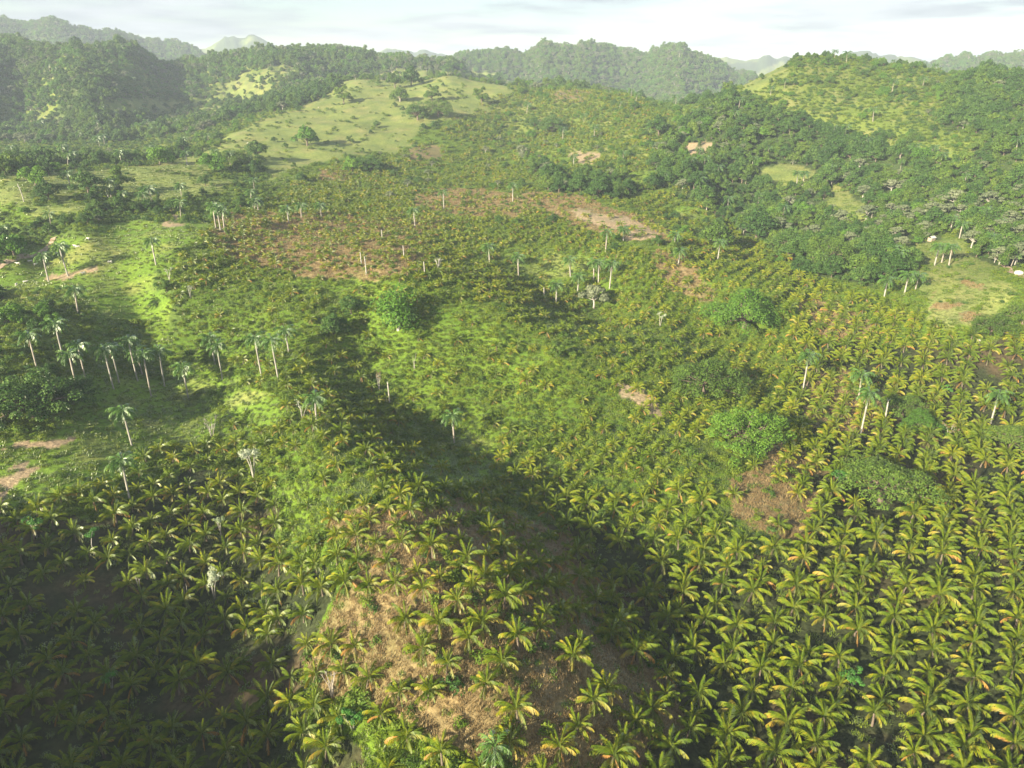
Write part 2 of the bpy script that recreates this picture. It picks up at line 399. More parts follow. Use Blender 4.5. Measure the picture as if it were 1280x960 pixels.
M['zinc'] = woodmat('zinc_sheet', (0.45,0.44,0.42), (0.62,0.6,0.57), 2)
M['plank'] = woodmat('weathered_plank', (0.28,0.22,0.16), (0.4,0.33,0.25), 2)

# ground: one vertex colour per kind of cover, broken up by fine noise and relief
gm = mat('ground_cover'); nt = gm.node_tree; N = nt.nodes.new; L = nt.links.new
va = N('ShaderNodeVertexColor'); va.layer_name = 'cover'
tc = N('ShaderNodeTexCoord')
na = N('ShaderNodeTexNoise'); na.inputs['Scale'].default_value = 0.9; na.inputs['Detail'].default_value = 8; na.inputs['Roughness'].default_value = 0.65
nb = N('ShaderNodeTexNoise'); nb.inputs['Scale'].default_value = 0.07; nb.inputs['Detail'].default_value = 5
L(tc.outputs['Object'], na.inputs['Vector']); L(tc.outputs['Object'], nb.inputs['Vector'])
ra = ramp(nt, na.outputs[0], [(0.3, (0.45,0.45,0.45)), (0.7, (1.5,1.5,1.5))])
rb_ = ramp(nt, nb.outputs[0], [(0.3, (0.75,0.82,0.8)), (0.7, (1.25,1.15,1.1))])
m1 = N('ShaderNodeMixRGB'); m1.blend_type = 'MULTIPLY'; m1.inputs[0].default_value = 1
L(va.outputs[0], m1.inputs[1]); L(ra, m1.inputs[2])
m2 = N('ShaderNodeMixRGB'); m2.blend_type = 'MULTIPLY'; m2.inputs[0].default_value = 1
L(m1.outputs[0], m2.inputs[1]); L(rb_, m2.inputs[2])
p = N('ShaderNodeBsdfPrincipled'); p.inputs['Roughness'].default_value = 0.95; p.inputs['Specular IOR Level'].default_value = 0.15
L(m2.outputs[0], p.inputs['Base Color'])
bm_ = N('ShaderNodeBump'); bm_.inputs['Strength'].default_value = 0.9; bm_.inputs['Distance'].default_value = 0.5
L(na.outputs[0], bm_.inputs['Height']); L(bm_.outputs[0], p.inputs['Normal'])
o = N('ShaderNodeOutputMaterial'); L(p.outputs[0], o.inputs[0])
M['ground'] = gm
dm = mat('dirt_track'); nt = dm.node_tree; N = nt.nodes.new; L = nt.links.new
tc = N('ShaderNodeTexCoord'); na = N('ShaderNodeTexNoise'); na.inputs['Scale'].default_value = 0.5; na.inputs['Detail'].default_value = 8
L(tc.outputs['Object'], na.inputs['Vector'])
c = ramp(nt, na.outputs[0], [(0.35, (0.22,0.15,0.09)), (0.65, (0.42,0.33,0.24))])
p = N('ShaderNodeBsdfPrincipled'); p.inputs['Roughness'].default_value = 0.95; L(c, p.inputs['Base Color'])
o = N('ShaderNodeOutputMaterial'); L(p.outputs[0], o.inputs[0])
M['track'] = dm

# ------------------------------------------------------------------ mesh helpers
class MB:
    def __init__(s): s.v, s.f, s.m = [], [], []
    def quad(s, a, b, c, d, m=0):
        i = len(s.v); s.v += [tuple(a), tuple(b), tuple(c), tuple(d)]; s.f.append((i, i+1, i+2, i+3)); s.m.append(m)
    def tri(s, a, b, c, m=0):
        i = len(s.v); s.v += [tuple(a), tuple(b), tuple(c)]; s.f.append((i, i+1, i+2)); s.m.append(m)
    def tube(s, path, radii, seg=7, m=0, cap=True):
        rings = []
        for k, (p, r_) in enumerate(zip(path, radii)):
            p = Vector(p)
            q = Vector(path[min(k+1, len(path)-1)]) - Vector(path[max(k-1, 0)])
            q.normalize()
            a = q.cross(Vector((0.3, 0.9, 0.1))); a.normalize(); b = q.cross(a)
            i0 = len(s.v)
            for j in range(seg):
                t = 2 * math.pi * j / seg
                s.v.append(tuple(p + a * math.cos(t) * r_ + b * math.sin(t) * r_))
            rings.append(i0)
        for r0, r1 in zip(rings, rings[1:]):
            for j in range(seg):
                s.f.append((r0+j, r0+(j+1) % seg, r1+(j+1) % seg, r1+j)); s.m.append(m)
        if cap:
            s.f.append(tuple(rings[-1]+j for j in range(seg))); s.m.append(m)
    def add(s, o, mtx, dm=0):
        i = len(s.v)
        s.v += [tuple(mtx @ Vector(v)) for v in o.v]
        s.f += [tuple(i+k for k in f) for f in o.f]
        s.m += [k + dm for k in o.m]
    def mesh(s, name, mats, smooth=False):
        me = bpy.data.meshes.new(name)
        me.from_pydata(s.v, [], s.f)
        for m_ in mats: me.materials.append(m_)
        if len(mats) > 1: me.polygons.foreach_set('material_index', s.m)
        if smooth: me.polygons.foreach_set('use_smooth', [True] * len(s.f))
        me.update()
        return me
def link(name, me, parent=None, loc=(0,0,0), rot=(0,0,0), scale=None):
    o = bpy.data.objects.new(name, me)
    o.location = loc; o.rotation_euler = rot
    if scale is not None: o.scale = (scale,)*3 if not hasattr(scale, '__len__') else scale
    if parent is not None: o.parent = parent
    COL.objects.link(o)
    return o
def tag(o, label=None, cat=None, group=None, kind=None):
    if label: o['label'] = label
    if cat: o['category'] = cat
    if group: o['group'] = group
    if kind: o['kind'] = kind
    return o

# ------------------------------------------------------------------ ground sheet
def build_ground():
    rr = [0.0, 8.0, 18.0, 30.0]
    while rr[-1] < 9000:
        r_ = rr[-1]
        rr.append(r_ + max(0.9, r_ * 0.0078) if r_ > 60 else r_ + 2.0)
    rr = np.array(rr[1:])
    fine = np.radians(np.arange(-46, 46.01, 0.19))
    coarse = np.radians(np.arange(46, 314, 2.4)[1:])
    th = np.concatenate([fine, coarse])
    nr, nt_ = len(rr), len(th)
    TH, RR = np.meshgrid(th, rr)
    x, y = (RR * np.sin(TH)).ravel(), (RR * np.cos(TH)).ravel()
    z = height(x, y)
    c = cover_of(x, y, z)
    # relief of the low vegetation itself
    r = np.hypot(x, y)
    v = np.stack([x, y, z], 1)
    v = np.concatenate([v, [[0, 0, h1(0, 0)]]])
    i = np.arange(nr - 1)[:, None] * nt_; j = np.arange(nt_)[None, :]; j2 = (j + 1) % nt_
    quads = np.stack([i + j, i + nt_ + j, i + nt_ + j2, i + j2], -1).reshape(-1, 4)
    me = bpy.data.meshes.new('ground')
    nq = len(quads); ntri = nt_
    me.vertices.add(len(v)); me.vertices.foreach_set('co', v.ravel())
    loops = np.concatenate([quads.ravel(), np.stack([np.full(nt_, len(v)-1), np.arange(nt_), (np.arange(nt_)+1) % nt_], 1).ravel()])
    me.loops.add(len(loops)); me.loops.foreach_set('vertex_index', loops.astype(np.int32))
    me.polygons.add(nq + ntri)
    ls = np.concatenate([np.arange(nq) * 4, nq * 4 + np.arange(ntri) * 3])
    me.polygons.foreach_set('loop_start', ls.astype(np.int32))
    me.polygons.foreach_set('use_smooth', np.ones(nq + ntri, bool))
    me.update(calc_edges=True); me.validate()
    base = np.array([(0.095,0.16,0.016),(0.22,0.175,0.085),(0.17,0.215,0.055),(0.055,0.085,0.024),(0.13,0.18,0.03),(0.33,0.26,0.16),(0.13,0.215,0.025),(0.08,0.13,0.025),(0.035,0.045,0.018)])  # last colour: understory and litter with the shade under the palms darkened in
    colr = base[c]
    nz = fbm(x, y, 14, 4, 55)[:, None]
    dry = np.clip(nz * 2.0, 0, 1) * np.isin(c, [PAST, SCRUB, MEADOW])[:, None]
    colr = colr * (1 - 0.55 * dry) + np.array([(0.24,0.23,0.09)]) * 0.55 * dry
    lit_ = np.clip(nz * 2.5, 0, 1) * (c == UNDER_SHADE)[:, None]
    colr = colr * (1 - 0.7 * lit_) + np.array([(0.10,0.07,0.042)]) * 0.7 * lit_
    gr = np.clip(-nz * 2.6 + 0.15, 0, 1) * (c == STRAW)[:, None]
    colr = colr * (1 - 0.45 * gr) + np.array([(0.10,0.12,0.03)]) * 0.45 * gr
    colr = colr * (1 + 0.25 * fbm(x, y, 60, 3, 60)[:, None])
    at_ = me.color_attributes.new('cover', 'FLOAT_COLOR', 'POINT')
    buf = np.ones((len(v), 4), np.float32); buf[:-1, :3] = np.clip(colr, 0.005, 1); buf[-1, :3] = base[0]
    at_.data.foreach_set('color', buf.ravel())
    me.materials.append(M['ground'])
    o = link('ground', me)
    tag(o, kind='structure')
    return v
GV = build_ground()
print('ground', round(time.time() - T0, 1))

# haze
zmin, zmax = GV[:, 2].min() - 1.5, max(GV[:, 2].max() + 30, CAM_Z + 15)
b = MB(); S_ = 9300.0
c8 = [(-S_,-S_,zmin),(S_,-S_,zmin),(S_,S_,zmin),(-S_,S_,zmin),(-S_,-S_,zmax),(S_,-S_,zmax),(S_,S_,zmax),(-S_,S_,zmax)]
me = bpy.data.meshes.new('haze'); me.from_pydata(c8, [], [(0,3,2,1),(4,5,6,7),(0,1,5,4),(1,2,6,5),(2,3,7,6),(3,0,4,7)])
hm = mat('air_haze'); N = hm.node_tree.nodes.new
pv = N('ShaderNodeVolumePrincipled'); pv.inputs['Density'].default_value = HAZE_DENSITY; pv.inputs['Color'].default_value = (0.72, 0.85, 1.0, 1); pv.inputs['Anisotropy'].default_value = 0.0
o = N('ShaderNodeOutputMaterial'); hm.node_tree.links.new(pv.outputs[0], o.inputs['Volume'])
me.materials.append(hm)
tag(link('haze', me), kind='stuff')

# ------------------------------------------------------------------ leaf and frond shapes
def frond_mb(Lf, el0, curve, width, pairs=13, droop=0.75, mi=0, seed=0, plume=0.0):
    """one feather leaf growing along +X from the origin; el0 start elevation, curve total bend down"""
    rr_ = random.Random(seed)
    b = MB(); n_ = 14
    pts_ = []; p = Vector((0, 0, 0)); el = el0
    for k in range(n_ + 1):
        pts_.append((p.copy(), el))
        el = el0 - curve * ((k + 1) / n_) ** 1.3
        p = p + Vector((math.cos(el), 0, math.sin(el))) * (Lf / n_)
    def at_t(t):
        k = min(int(t * n_), n_ - 1); f_ = t * n_ - k
        return pts_[k][0].lerp(pts_[k+1][0], f_), pts_[k][1]
    for i in range(pairs):
        t = 0.14 + 0.86 * (i + 0.5) / pairs
        p, el = at_t(t)
        wl = width * (math.sin(math.pi * min(1, 0.12 + t * 0.83)) ** 0.6) * rr_.uniform(0.85, 1.12)
        fw = Vector((math.cos(el), 0, math.sin(el))); up = Vector((-math.sin(el), 0, math.cos(el)))
        hw = Lf * 0.86 / pairs * 0.42
        for sd in (-1, 1):
            dr = droop + rr_.uniform(-0.15, 0.2)
            dirn = Vector((0, sd, 0)) * math.cos(dr) - up * math.sin(dr) + fw * rr_.uniform(0.45, 0.75) + up * rr_.uniform(-1, 1) * plume
            dirn.z -= 0.15
            dirn.normalize()
            q = p + dirn * wl
            b.quad(p - fw * hw, p + fw * hw, q + fw * hw * 0.45, q - fw * hw * 0.1, mi)
    # rachis
    pr = [pts_[0][0], pts_[5][0], pts_[10][0], pts_[14][0]]
    for a, c in zip(pr, pr[1:]):
        b.quad(a + Vector((0, 0.05, 0.02)), a + Vector((0, -0.05, 0.02)), c + Vector((0, -0.03, 0.02)), c + Vector((0, 0.03, 0.02)), mi)
    return b
FR = {  # shape -> (length, elevation, curve, width, droop)
 'spear': (4.2, R(86), R(30), 0.50, 0.5), 'rising': (5.0, R(76), R(82), 1.12, 0.9),
 'arching': (5.0, R(60), R(112), 1.22, 0.95), 'spreading': (4.6, R(36), R(98), 1.15, 1.0), 'hanging': (3.9, R(0), R(70), 0.72, 1.1)}
FMB = {k: [frond_mb(v[0], v[1], v[2], v[3], 16, v[4], 0, s_) for s_ in (1, 2)] for k, v in FR.items()}
FME = {}
for k in FMB:
    for ci, mk in enumerate(('coco', 'coco_y', 'coco_d')):
        for s_ in (0, 1):
            FME[k, ci, s_] = FMB[k][s_].mesh('coconut_frond_' + k, [M[mk]])
def palm_plan(r_, dry=0.0, size=1.0):
    """list of (shape, colour, variant, azimuth, tilt, scale) for one coconut palm"""
    out_ = []; az = r_.uniform(0, 6.28)
    n_ = r_.choice((18, 19, 20, 21))
    for i in range(n_):
        az += 2.399 + r_.uniform(-0.22, 0.22)
        u = i / (n_ - 1)
        k = 'spear' if u < 0.12 else 'rising' if u < 0.40 else 'arching' if u < 0.70 else 'spreading' if u < 0.90 else 'hanging'
        q = r_.random()
        ci = 0
        if u > 0.55 and q < 0.22 + dry * 0.5: ci = 1
        if u > 0.86 and q < 0.20 + dry * 0.4: ci = 2
        out_.append((k, ci, r_.randrange(2), az, r_.uniform(-0.1, 0.1), size * r_.uniform(0.86, 1.1)))
    return out_
def coco_trunk(h, lean, seed=0):
    b = MB(); path = []; rad = []
    for k in range(6):
        t = k / 5
        path.append((lean * t * t, 0, h * t - 0.5 * (k == 0))); rad.append(0.26 - 0.1 * t + (0.1 if k == 0 else 0))
    b.tube(path, rad, 7)
    return b
TRH = [1.3, 1.7, 2.2, 2.8]
TRM = [coco_trunk(h, 0.35) for h in TRH]
TRME = [t.mesh('coconut_trunk', [M['bark']], True) for t in TRM]
def palm_joined(r_, dry, size):
    b = MB(); ti = r_.randrange(4)
    b.add(TRM[ti], Matrix.Identity(4), 3)
    top = Vector((0.35, 0, TRH[ti] - 0.05))
    for k, ci, s_, az, tl, sc_ in palm_plan(r_, dry, size):
        m_ = Matrix.Translation(top) @ Euler((tl, 0, az)).to_matrix().to_4x4() @ Matrix.Scale(sc_, 4)
        b.add(FMB[k][s_], m_, ci)
    return b.mesh('coconut_palm_shape', [M['coco'], M['coco_y'], M['coco_d'], M['bark']])

# geometry-node scatter: one object, its shapes kept in a collection that is not in the scene
def scatter(name, shapes, P, rotz, scl, idx, label, cat):
    src = bpy.data.collections.new(name + '_shapes')
    for i, me in enumerate(shapes):
        o = bpy.data.objects.new('%s_%02d' % (name + '_shape', i), me); src.objects.link(o)
    me = bpy.data.meshes.new(name)
    P = np.asarray(P, np.float32)
    me.vertices.add(len(P)); me.vertices.foreach_set('co', P.ravel())
    def attr(nm, ty, data, key='value'):
        a_ = me.attributes.new(nm, ty, 'POINT'); a_.data.foreach_set(key, np.asarray(data).ravel())
    tilt = rng.normal(0, 0.06, (len(P), 2))
    rot = np.stack([tilt[:, 0], tilt[:, 1], rotz], 1).astype(np.float32)
    attr('rot', 'FLOAT_VECTOR', rot, 'vector')
    attr('scl', 'FLOAT', np.asarray(scl, np.float32))
    attr('idx', 'INT', np.asarray(idx, np.int32))
    me.update()
    g = bpy.data.node_groups.new(name + '_scatter', 'GeometryNodeTree')
    g.interface.new_socket('Geometry', in_out='INPUT', socket_type='NodeSocketGeometry')
    g.interface.new_socket('Geometry', in_out='OUTPUT', socket_type='NodeSocketGeometry')
    N = g.nodes.new; L = g.links.new
    gi, go = N('NodeGroupInput'), N('NodeGroupOutput')
    iop = N('GeometryNodeInstanceOnPoints'); ci = N('GeometryNodeCollectionInfo')
    ci.inputs['Collection'].default_value = src
    ci.inputs['Separate Children'].default_value = True
    ci.inputs['Reset Children'].default_value = True
    def na_(nm, ty):
        a_ = N('GeometryNodeInputNamedAttribute'); a_.data_type = ty; a_.inputs['Name'].default_value = nm
        return a_.outputs['Attribute']
    e2r = N('FunctionNodeEulerToRotation'); L(na_('rot', 'FLOAT_VECTOR'), e2r.inputs[0])
    L(gi.outputs[0], iop.inputs['Points']); L(ci.outputs[0], iop.inputs['Instance'])
    iop.inputs['Pick Instance'].default_value = True
    L(na_('idx', 'INT'), iop.inputs['Instance Index'])
    L(e2r.outputs[0], iop.inputs['Rotation']); L(na_('scl', 'FLOAT'), iop.inputs['Scale'])
    L(iop.outputs[0], go.inputs[0])
    o = link(name, me)
    md = o.modifiers.new('scatter', 'NODES'); md.node_group = g
    tag(o, label, cat, kind='stuff')
    print(name, len(P))
    return o

# leaf clumps
def leaf_shell(b, c, rad, nleaf, size, r_, mi=0, flat=1.0, low=-0.35):
    for _ in range(nleaf):
        while True:
            d = Vector((r_.gauss(0, 1), r_.gauss(0, 1), r_.gauss(0, 1))); d.normalize()
            if d.z > low: break
        k = r_.uniform(0.72, 1.06)
        p = Vector(c) + Vector((d.x * rad[0], d.y * rad[1], d.z * rad[2])) * k
        nrm = (d + Vector((r_.gauss(0, .5), r_.gauss(0, .5), r_.gauss(0, .5) + 0.35))).normalized()
        a = nrm.cross(Vector((r_.gauss(0, 1), r_.gauss(0, 1), r_.gauss(0, 1)))).normalized(); e = nrm.cross(a)
        s1, s2 = size * r_.uniform(0.6, 1.3), size * r_.uniform(0.35, 0.75)
        b.quad(p - a * s1, p - e * s2 * 0.9 + nrm * s1 * 0.15, p + a * s1, p + e * s2 + nrm * s1 * 0.1, mi)
def tree_parts(seed, rad, hgt, nl, leaf, per, style='round'):
    """returns (trunk MB, crown MB); crown radius rad, total height hgt"""
    r_ = random.Random(seed); tr, cr = MB(), MB()
    bole = hgt * (0.28 if style != 'spread' else 0.40)
    tr.tube([(0, 0, -0.8), (0.1, 0, bole * 0.5), (0, 0.15, bole)], [0.05 * rad + 0.16, 0.04 * rad + 0.1, 0.034 * rad + 0.08], 8)
    for i in range(nl):
        a = 2.399 * i + r_.uniform(-0.3, 0.3)
        q = math.sqrt((i + 0.5) / nl)
        if style == 'spread':
            cz = hgt * (0.88 - 0.34 * q * q) + r_.uniform(-0.07, 0.07) * hgt
            lr = rad * r_.uniform(0.13, 0.24) * (1 if nl > 25 else 1.4); lz = lr * 0.34
        elif style == 'column':
            cz = hgt * (0.22 + 0.62 * ((i * 0.618) % 1)); q *= 0.75
            lr = rad * r_.uniform(0.4, 0.6); lz = lr * 1.1
        else:
            cz = hgt * (0.17 + 0.60 * math.sqrt(max(0, 1 - q * q)) * (0.8 + 0.35 * math.sin(a * 2 + seed))) + r_.uniform(-0.09, 0.09) * hgt
            lr = rad * (r_.uniform(0.11, 0.23) if nl > 25 else r_.uniform(0.24, 0.40)); lz = lr * 0.9
        cx, cy = math.cos(a) * q * (rad - lr * 0.8), math.sin(a) * q * (rad - lr * 0.8)
        og = 1 + 0.22 * math.sin(a * 3 + seed) ; cx = cx * og + r_.uniform(-.1, .1) * rad; cy = cy * og + r_.uniform(-.1, .1) * rad
        leaf_shell(cr, (cx, cy, cz), (lr, lr, lz), per, leaf, r_)
        if i % 2 == 0:
            tr.tube([(0, 0.1, bole * 0.9), (cx * 0.5, cy * 0.5, (bole + cz) * 0.5), (cx * 0.92, cy * 0.92, cz)], [0.022 * rad + 0.06, 0.015 * rad + 0.04, 0.03], 5)
    return tr, cr
def join_tree(tr, cr, mb, mc, name):
    b = MB(); b.add(tr, Matrix.Identity(4), 0); b.add(cr, Matrix.Identity(4), 1)
    return b.mesh(name, [mb, mc])
TREE = {}
def deft(key, seed, rad, hgt, nl, leaf, per, style, leafm, barkm='bark'):
    t, c_ = tree_parts(seed, rad, hgt, nl, leaf, per, style)
    TREE[key] = dict(trunk=t.mesh('tree_trunk', [M[barkm]], True), crown=c_.mesh('tree_crown', [M[leafm]]), t=t, c=c_, rad=rad, h=hgt, lm=leafm, bm=barkm)
deft('dark_a', 1, 5.5, 10, 16, 0.42, 130, 'round', 'dark_tree')
deft('dark_b', 2, 6.5, 11, 20, 0.45, 120, 'round', 'dark_tree')
deft('mid_a', 3, 5.0, 9, 15, 0.40, 130, 'round', 'mid_tree')
deft('mid_b', 4, 6.0, 8.0, 20, 0.42, 120, 'round', 'mid_tree', 'grey_bark')
deft('bright_a', 5, 5.5, 9, 18, 0.42, 130, 'round', 'bright_tree')
deft('grey_a', 6, 5.0, 8, 16, 0.40, 100, 'spread', 'grey_tree', 'pale_bark')
deft('column_a', 7, 3.2, 10, 12, 0.38, 120, 'column', 'mid_tree')
deft('big_round', 8, 11.0, 13, 80, 0.30, 110, 'round', 'bright_tree')
deft('big_mid', 9, 11.0, 12, 76, 0.30, 110, 'round', 'mid_tree')
deft('big_spread', 10, 11.0, 10, 70, 0.28, 95, 'spread', 'mid_tree', 'bark')
deft('big_dark', 12, 9.0, 12, 64, 0.30, 110, 'round', 'dark_tree')
deft('grove', 13, 6.5, 9.0, 24, 0.40, 80, 'column', 'bright_tree', 'pale_bark')
KEYS = ['dark_a', 'dark_b', 'mid_a', 'mid_b', 'bright_a', 'grey_a', 'column_a']
TJ = {k: join_tree(TREE[k]['t'], TREE[k]['c'], M[TREE[k]['bm']], M[TREE[k]['lm']], 'forest_tree_shape') for k in KEYS}
def shrub_mesh(seed, rad, hh, n_, leaf, m_, lobes=4):
    r_ = random.Random(seed); b = MB()
    for i in range(lobes):
        a = i * 2.399; q = rad * 0.55 * (i > 0)
        leaf_shell(b, (math.cos(a) * q, math.sin(a) * q, hh * r_.uniform(0.3, 0.55)), (rad * .6, rad * .6, hh * 0.55), n_ // lobes, leaf, r_, low=-0.1)
    return b.mesh('shrub_shape', [m_])
def tuft_mesh(seed, rad, hh, n_, m_, wd=0.05):
    r_ = random.Random(seed); b = MB()
    for _ in range(n_):
        a = r_.uniform(0, 6.28); q = rad * math.sqrt(r_.random())
        p = Vector((math.cos(a) * q, math.sin(a) * q, -0.05)); a2 = r_.uniform(0, 6.28)
        d = Vector((math.cos(a2), math.sin(a2), 0)); s_ = Vector((-d.y, d.x, 0)) * wd
        hq = hh * r_.uniform(0.5, 1.1)
        t1 = p + d * hq * 0.25 + Vector((0, 0, hq * 0.75)); t2 = p + d * hq * r_.uniform(.5, .9) + Vector((0, 0, hq * r_.uniform(.6, .95)))
        b.quad(p - s_, p + s_, t1 + s_ * .8, t1 - s_ * .8); b.tri(t1 - s_ * .8, t1 + s_ * .8, t2)
    return b.mesh('grass_tuft_shape', [m_])
print('shapes', round(time.time() - T0, 1))

# ------------------------------------------------------------------ labels
AREAS = [
 (90,900,'in the dark hollow at the lower left corner'),(250,800,'in the dark hollow left of the dry knoll'),(60,700,'in the shaded grove at the left edge'),(250,660,'in the shaded grove below the white stemmed trees'),
 (440,900,'at the lower left foot of the dry knoll'),(500,720,'on the sunlit left flank of the dry knoll'),(600,780,'on straw at the top of the dry knoll'),(700,880,'among straw on the right flank of the dry knoll'),
 (720,720,'in the shady dip right of the dry knoll'),(850,900,'in dense rows right of the dry knoll'),(1000,880,'in dense rows at the bottom right'),(1200,900,'in dense rows at the lower right corner'),
 (900,740,'in dense rows below the bare straw patch'),(1080,720,'in dense rows below the feathery spreading tree'),(1230,740,'in dense rows along the right edge'),(640,620,'in the dark gully above the dry knoll'),
 (420,600,'on the bright green spur left of the gully'),(960,620,'beside the bare straw patch right of centre'),(1200,600,'in dense rows near the right edge'),(800,640,'on the green slope above the plantation'),
 (560,960,'in front of the dry knoll at the bottom edge'),
]
LMK = [(163,600,'the lone royal palm in the hollow'),(320,570,'the white stemmed tree'),(415,845,'the bare dead stems'),(265,720,'the silvery leaved tree'),(118,665,'the thin pale tree'),(620,935,'the dark green drooping palm'),
 (440,905,'the bright green bush'),(1095,590,'the feathery spreading tree'),(1075,530,'the pale royal palm trunk'),(925,520,'the big rounded tree'),(965,640,'the bare straw patch'),(568,530,'the shaggy royal palm'),(730,830,'the straw clearing'),(1060,855,'the green shrub among the rows')]
def area(px, py):
    return min(AREAS, key=lambda a: math.hypot(px - a[0], (py - a[1]) * 1.3))[2]
def rel(px, py):
    l = min(LMK, key=lambda a: math.hypot(px - a[0], py - a[1]))
    dx, dy = px - l[0], py - l[1]; d = math.hypot(dx, dy)
    h_ = 'right of' if dx > 0 else 'left of'; v_ = 'below' if dy > 0 else 'above'
    w = v_ if abs(dy) > 2.2 * abs(dx) else h_ if abs(dx) > 2.2 * abs(dy) else v_ + ' and ' + h_
    return ('just ' if d < 45 else '' if d < 110 else 'well ' if d < 190 else 'far ') + w + ' ' + l[2]

# ------------------------------------------------------------------ exclusion zones under the single trees (px, py, radius px)
# (px, py base, crown width px, key, label)
BIG = [
 (42,522,95,'big_dark','dark rounded tree, the largest at the left edge beside the hollow'),
 (92,505,60,'big_dark','dark bushy tree right of the largest dark tree at the left edge'),
 (5,520,60,'big_dark','dark tree cut by the left edge above the reddish soil strip'),
 (498,412,62,'grove','green leaved clump of pale stems on the open slope left of centre'),
 (930,412,88,'big_round','broad pale green tree behind the dark gully right of centre'),
 (880,492,86,'big_mid','rounded green tree, upper left of the touching pair right of centre'),
 (928,560,92,'big_round','bright green domed tree, lower right of the touching pair right of centre'),
 (1100,628,110,'big_spread','feathery flat topped spreading tree standing in the right hand rows'),
 (1128,520,52,'big_mid','green tree just right of the dead white trunk in the rows'),
 (1150,538,46,'big_round','yellow green leafy tree below the green one among the rows'),
 (1238,418,50,'big_mid','dark green tree below the tan meadow at the right'),
 (1278,405,50,'big_mid','dark green tree at the right edge below the tan meadow'),
 (1262,560,60,'big_spread','low spreading tree under the royal palm at the right edge'),
 (742,386,34,'grey_a','greyish leafed tree in the gully left of the broad pale tree'),
 (384,182,34,'bright_a','light green rounded tree alone on the pasture slope'),
 (441,216,24,'bright_a','green tree, left one of the touching pair below the pasture'),
 (464,216,34,'big_dark','dark tree, right one of the touching pair below the pasture'),
 (560,95,24,'dark_b','rounded tree alone on the crest of the pasture'),
 (623,104,22,'dark_a','rounded tree at the right end of the pasture crest'),
 (602,131,24,'mid_a','rounded tree on the pasture slope below the crest trees'),
 (548,146,38,'big_mid','broad tree, right half of the clump on the pasture slope'),
 (522,150,34,'big_dark','darker tree, left half of the clump on the pasture slope'),
 (540,128,30,'mid_a','small tree behind the clump on the pasture slope'),
 (514,107,34,'dark_b','dark tree left of the lone crest tree'),
 (494,110,20,'mid_a','small tree left of the dark crest tree on the pasture'),
 (500,127,24,'mid_b','tree between the crest and the clump on the pasture'),
 (430,130,36,'mid_a','green tree at the left end of the upper pasture'),
 (690,166,34,'big_dark','dark tree standing alone on the middle hill'),
 (668,162,16,'dark_a','small dark tree left of the dark tree on the middle hill'),
 (823,172,30,'dark_b','dark tree at the foot of the right hand hill'),
 (200,206,28,'bright_a','light green tree at the forest edge above the pasture strip'),
 (45,232,30,'bright_a','light green tree at the forest edge near the left side'),
 (62,252,28,'dark_b','dark rounded bushy tree on the left pasture strip'),
 (112,246,34,'dark_a','dark bushy tree, left one in the middle of the pasture strip'),
 (150,238,30,'mid_a','bushy tree, right one in the middle of the pasture strip'),
 (268,215,30,'bright_a','light green tree, left end of the row on the pasture slope'),
 (293,206,36,'big_mid','tall green tree, middle of the row on the pasture slope'),
 (322,200,26,'dark_b','dark tree, right end of the row on the pasture slope'),
 (18,320,34,'bright_a','bright green tree beside the dirt track at the left edge'),
 (895,308,44,'mid_b','spreading tree with a pale trunk at the far edge of the plantation'),
 (945,300,40,'dark_a','dark tree right of the pale trunked spreading tree'),
 (1040,330,64,'big_mid','large dark green tree at the foot of the right hand hill'),
 (985,315,48,'big_dark','broad dark tree left of the large tree at the hill foot'),
 (1080,345,40,'mid_b','spreading tree left of the royal palms by the tan meadow'),
]
P_BIG = at_many([(b_[0], b_[1]) for b_ in BIG])
# royal palms (base px, base py, crown-top py, label tail)
ROYAL = [
 (61,352,314),(85,345,302),(195,331,295),(98,393,355),(88,234,212),(136,248,232),(47,463,412),(80,452,398),(97,490,437),(108,478,425),(142,486,430),(149,478,428),(172,476,415),(178,468,432),(189,495,430),(206,483,432),(236,500,452),(269,455,415),(278,474,425),(327,471,415),(348,475,418),(361,440,406),(396,531,490),(165,557,505),(163,628,570),
 (270,285,252),(276,289,255),(281,291,258),(319,264,246),(323,264,247),(361,279,256),(377,272,252),(402,272,252),(234,206,188),
 (555,261,236),(519,284,258),(641,252,228),(612,333,303),(648,345,315),(713,347,320),(742,350,322),(748,353,323),(762,360,325),(722,365,340),(757,315,285),(695,382,350),(779,301,282),(842,312,288),(848,330,308),(897,326,298),(940,209,194),(838,206,192),(816,190,177),(717,207,192),(1006,176,164),(830,232,215),
 (995,236,213),(1001,240,214),(1003,490,438),(1073,498,462),(1075,547,485),(1238,530,486),(1105,372,344),(1130,369,338),(1144,363,338),(1114,328,305),(1117,343,310),(1168,332,303),(1177,328,303),(1186,332,303),(1188,288,268),(1199,298,275),(1235,315,290),(1143,239,222),(1133,225,210),(1125,198,184),(1195,213,196),(1222,276,258),(1230,276,259),(568,556,512),(1165,194,180),
]
P_ROY = at_many([(a[0], a[1]) for a in ROYAL])

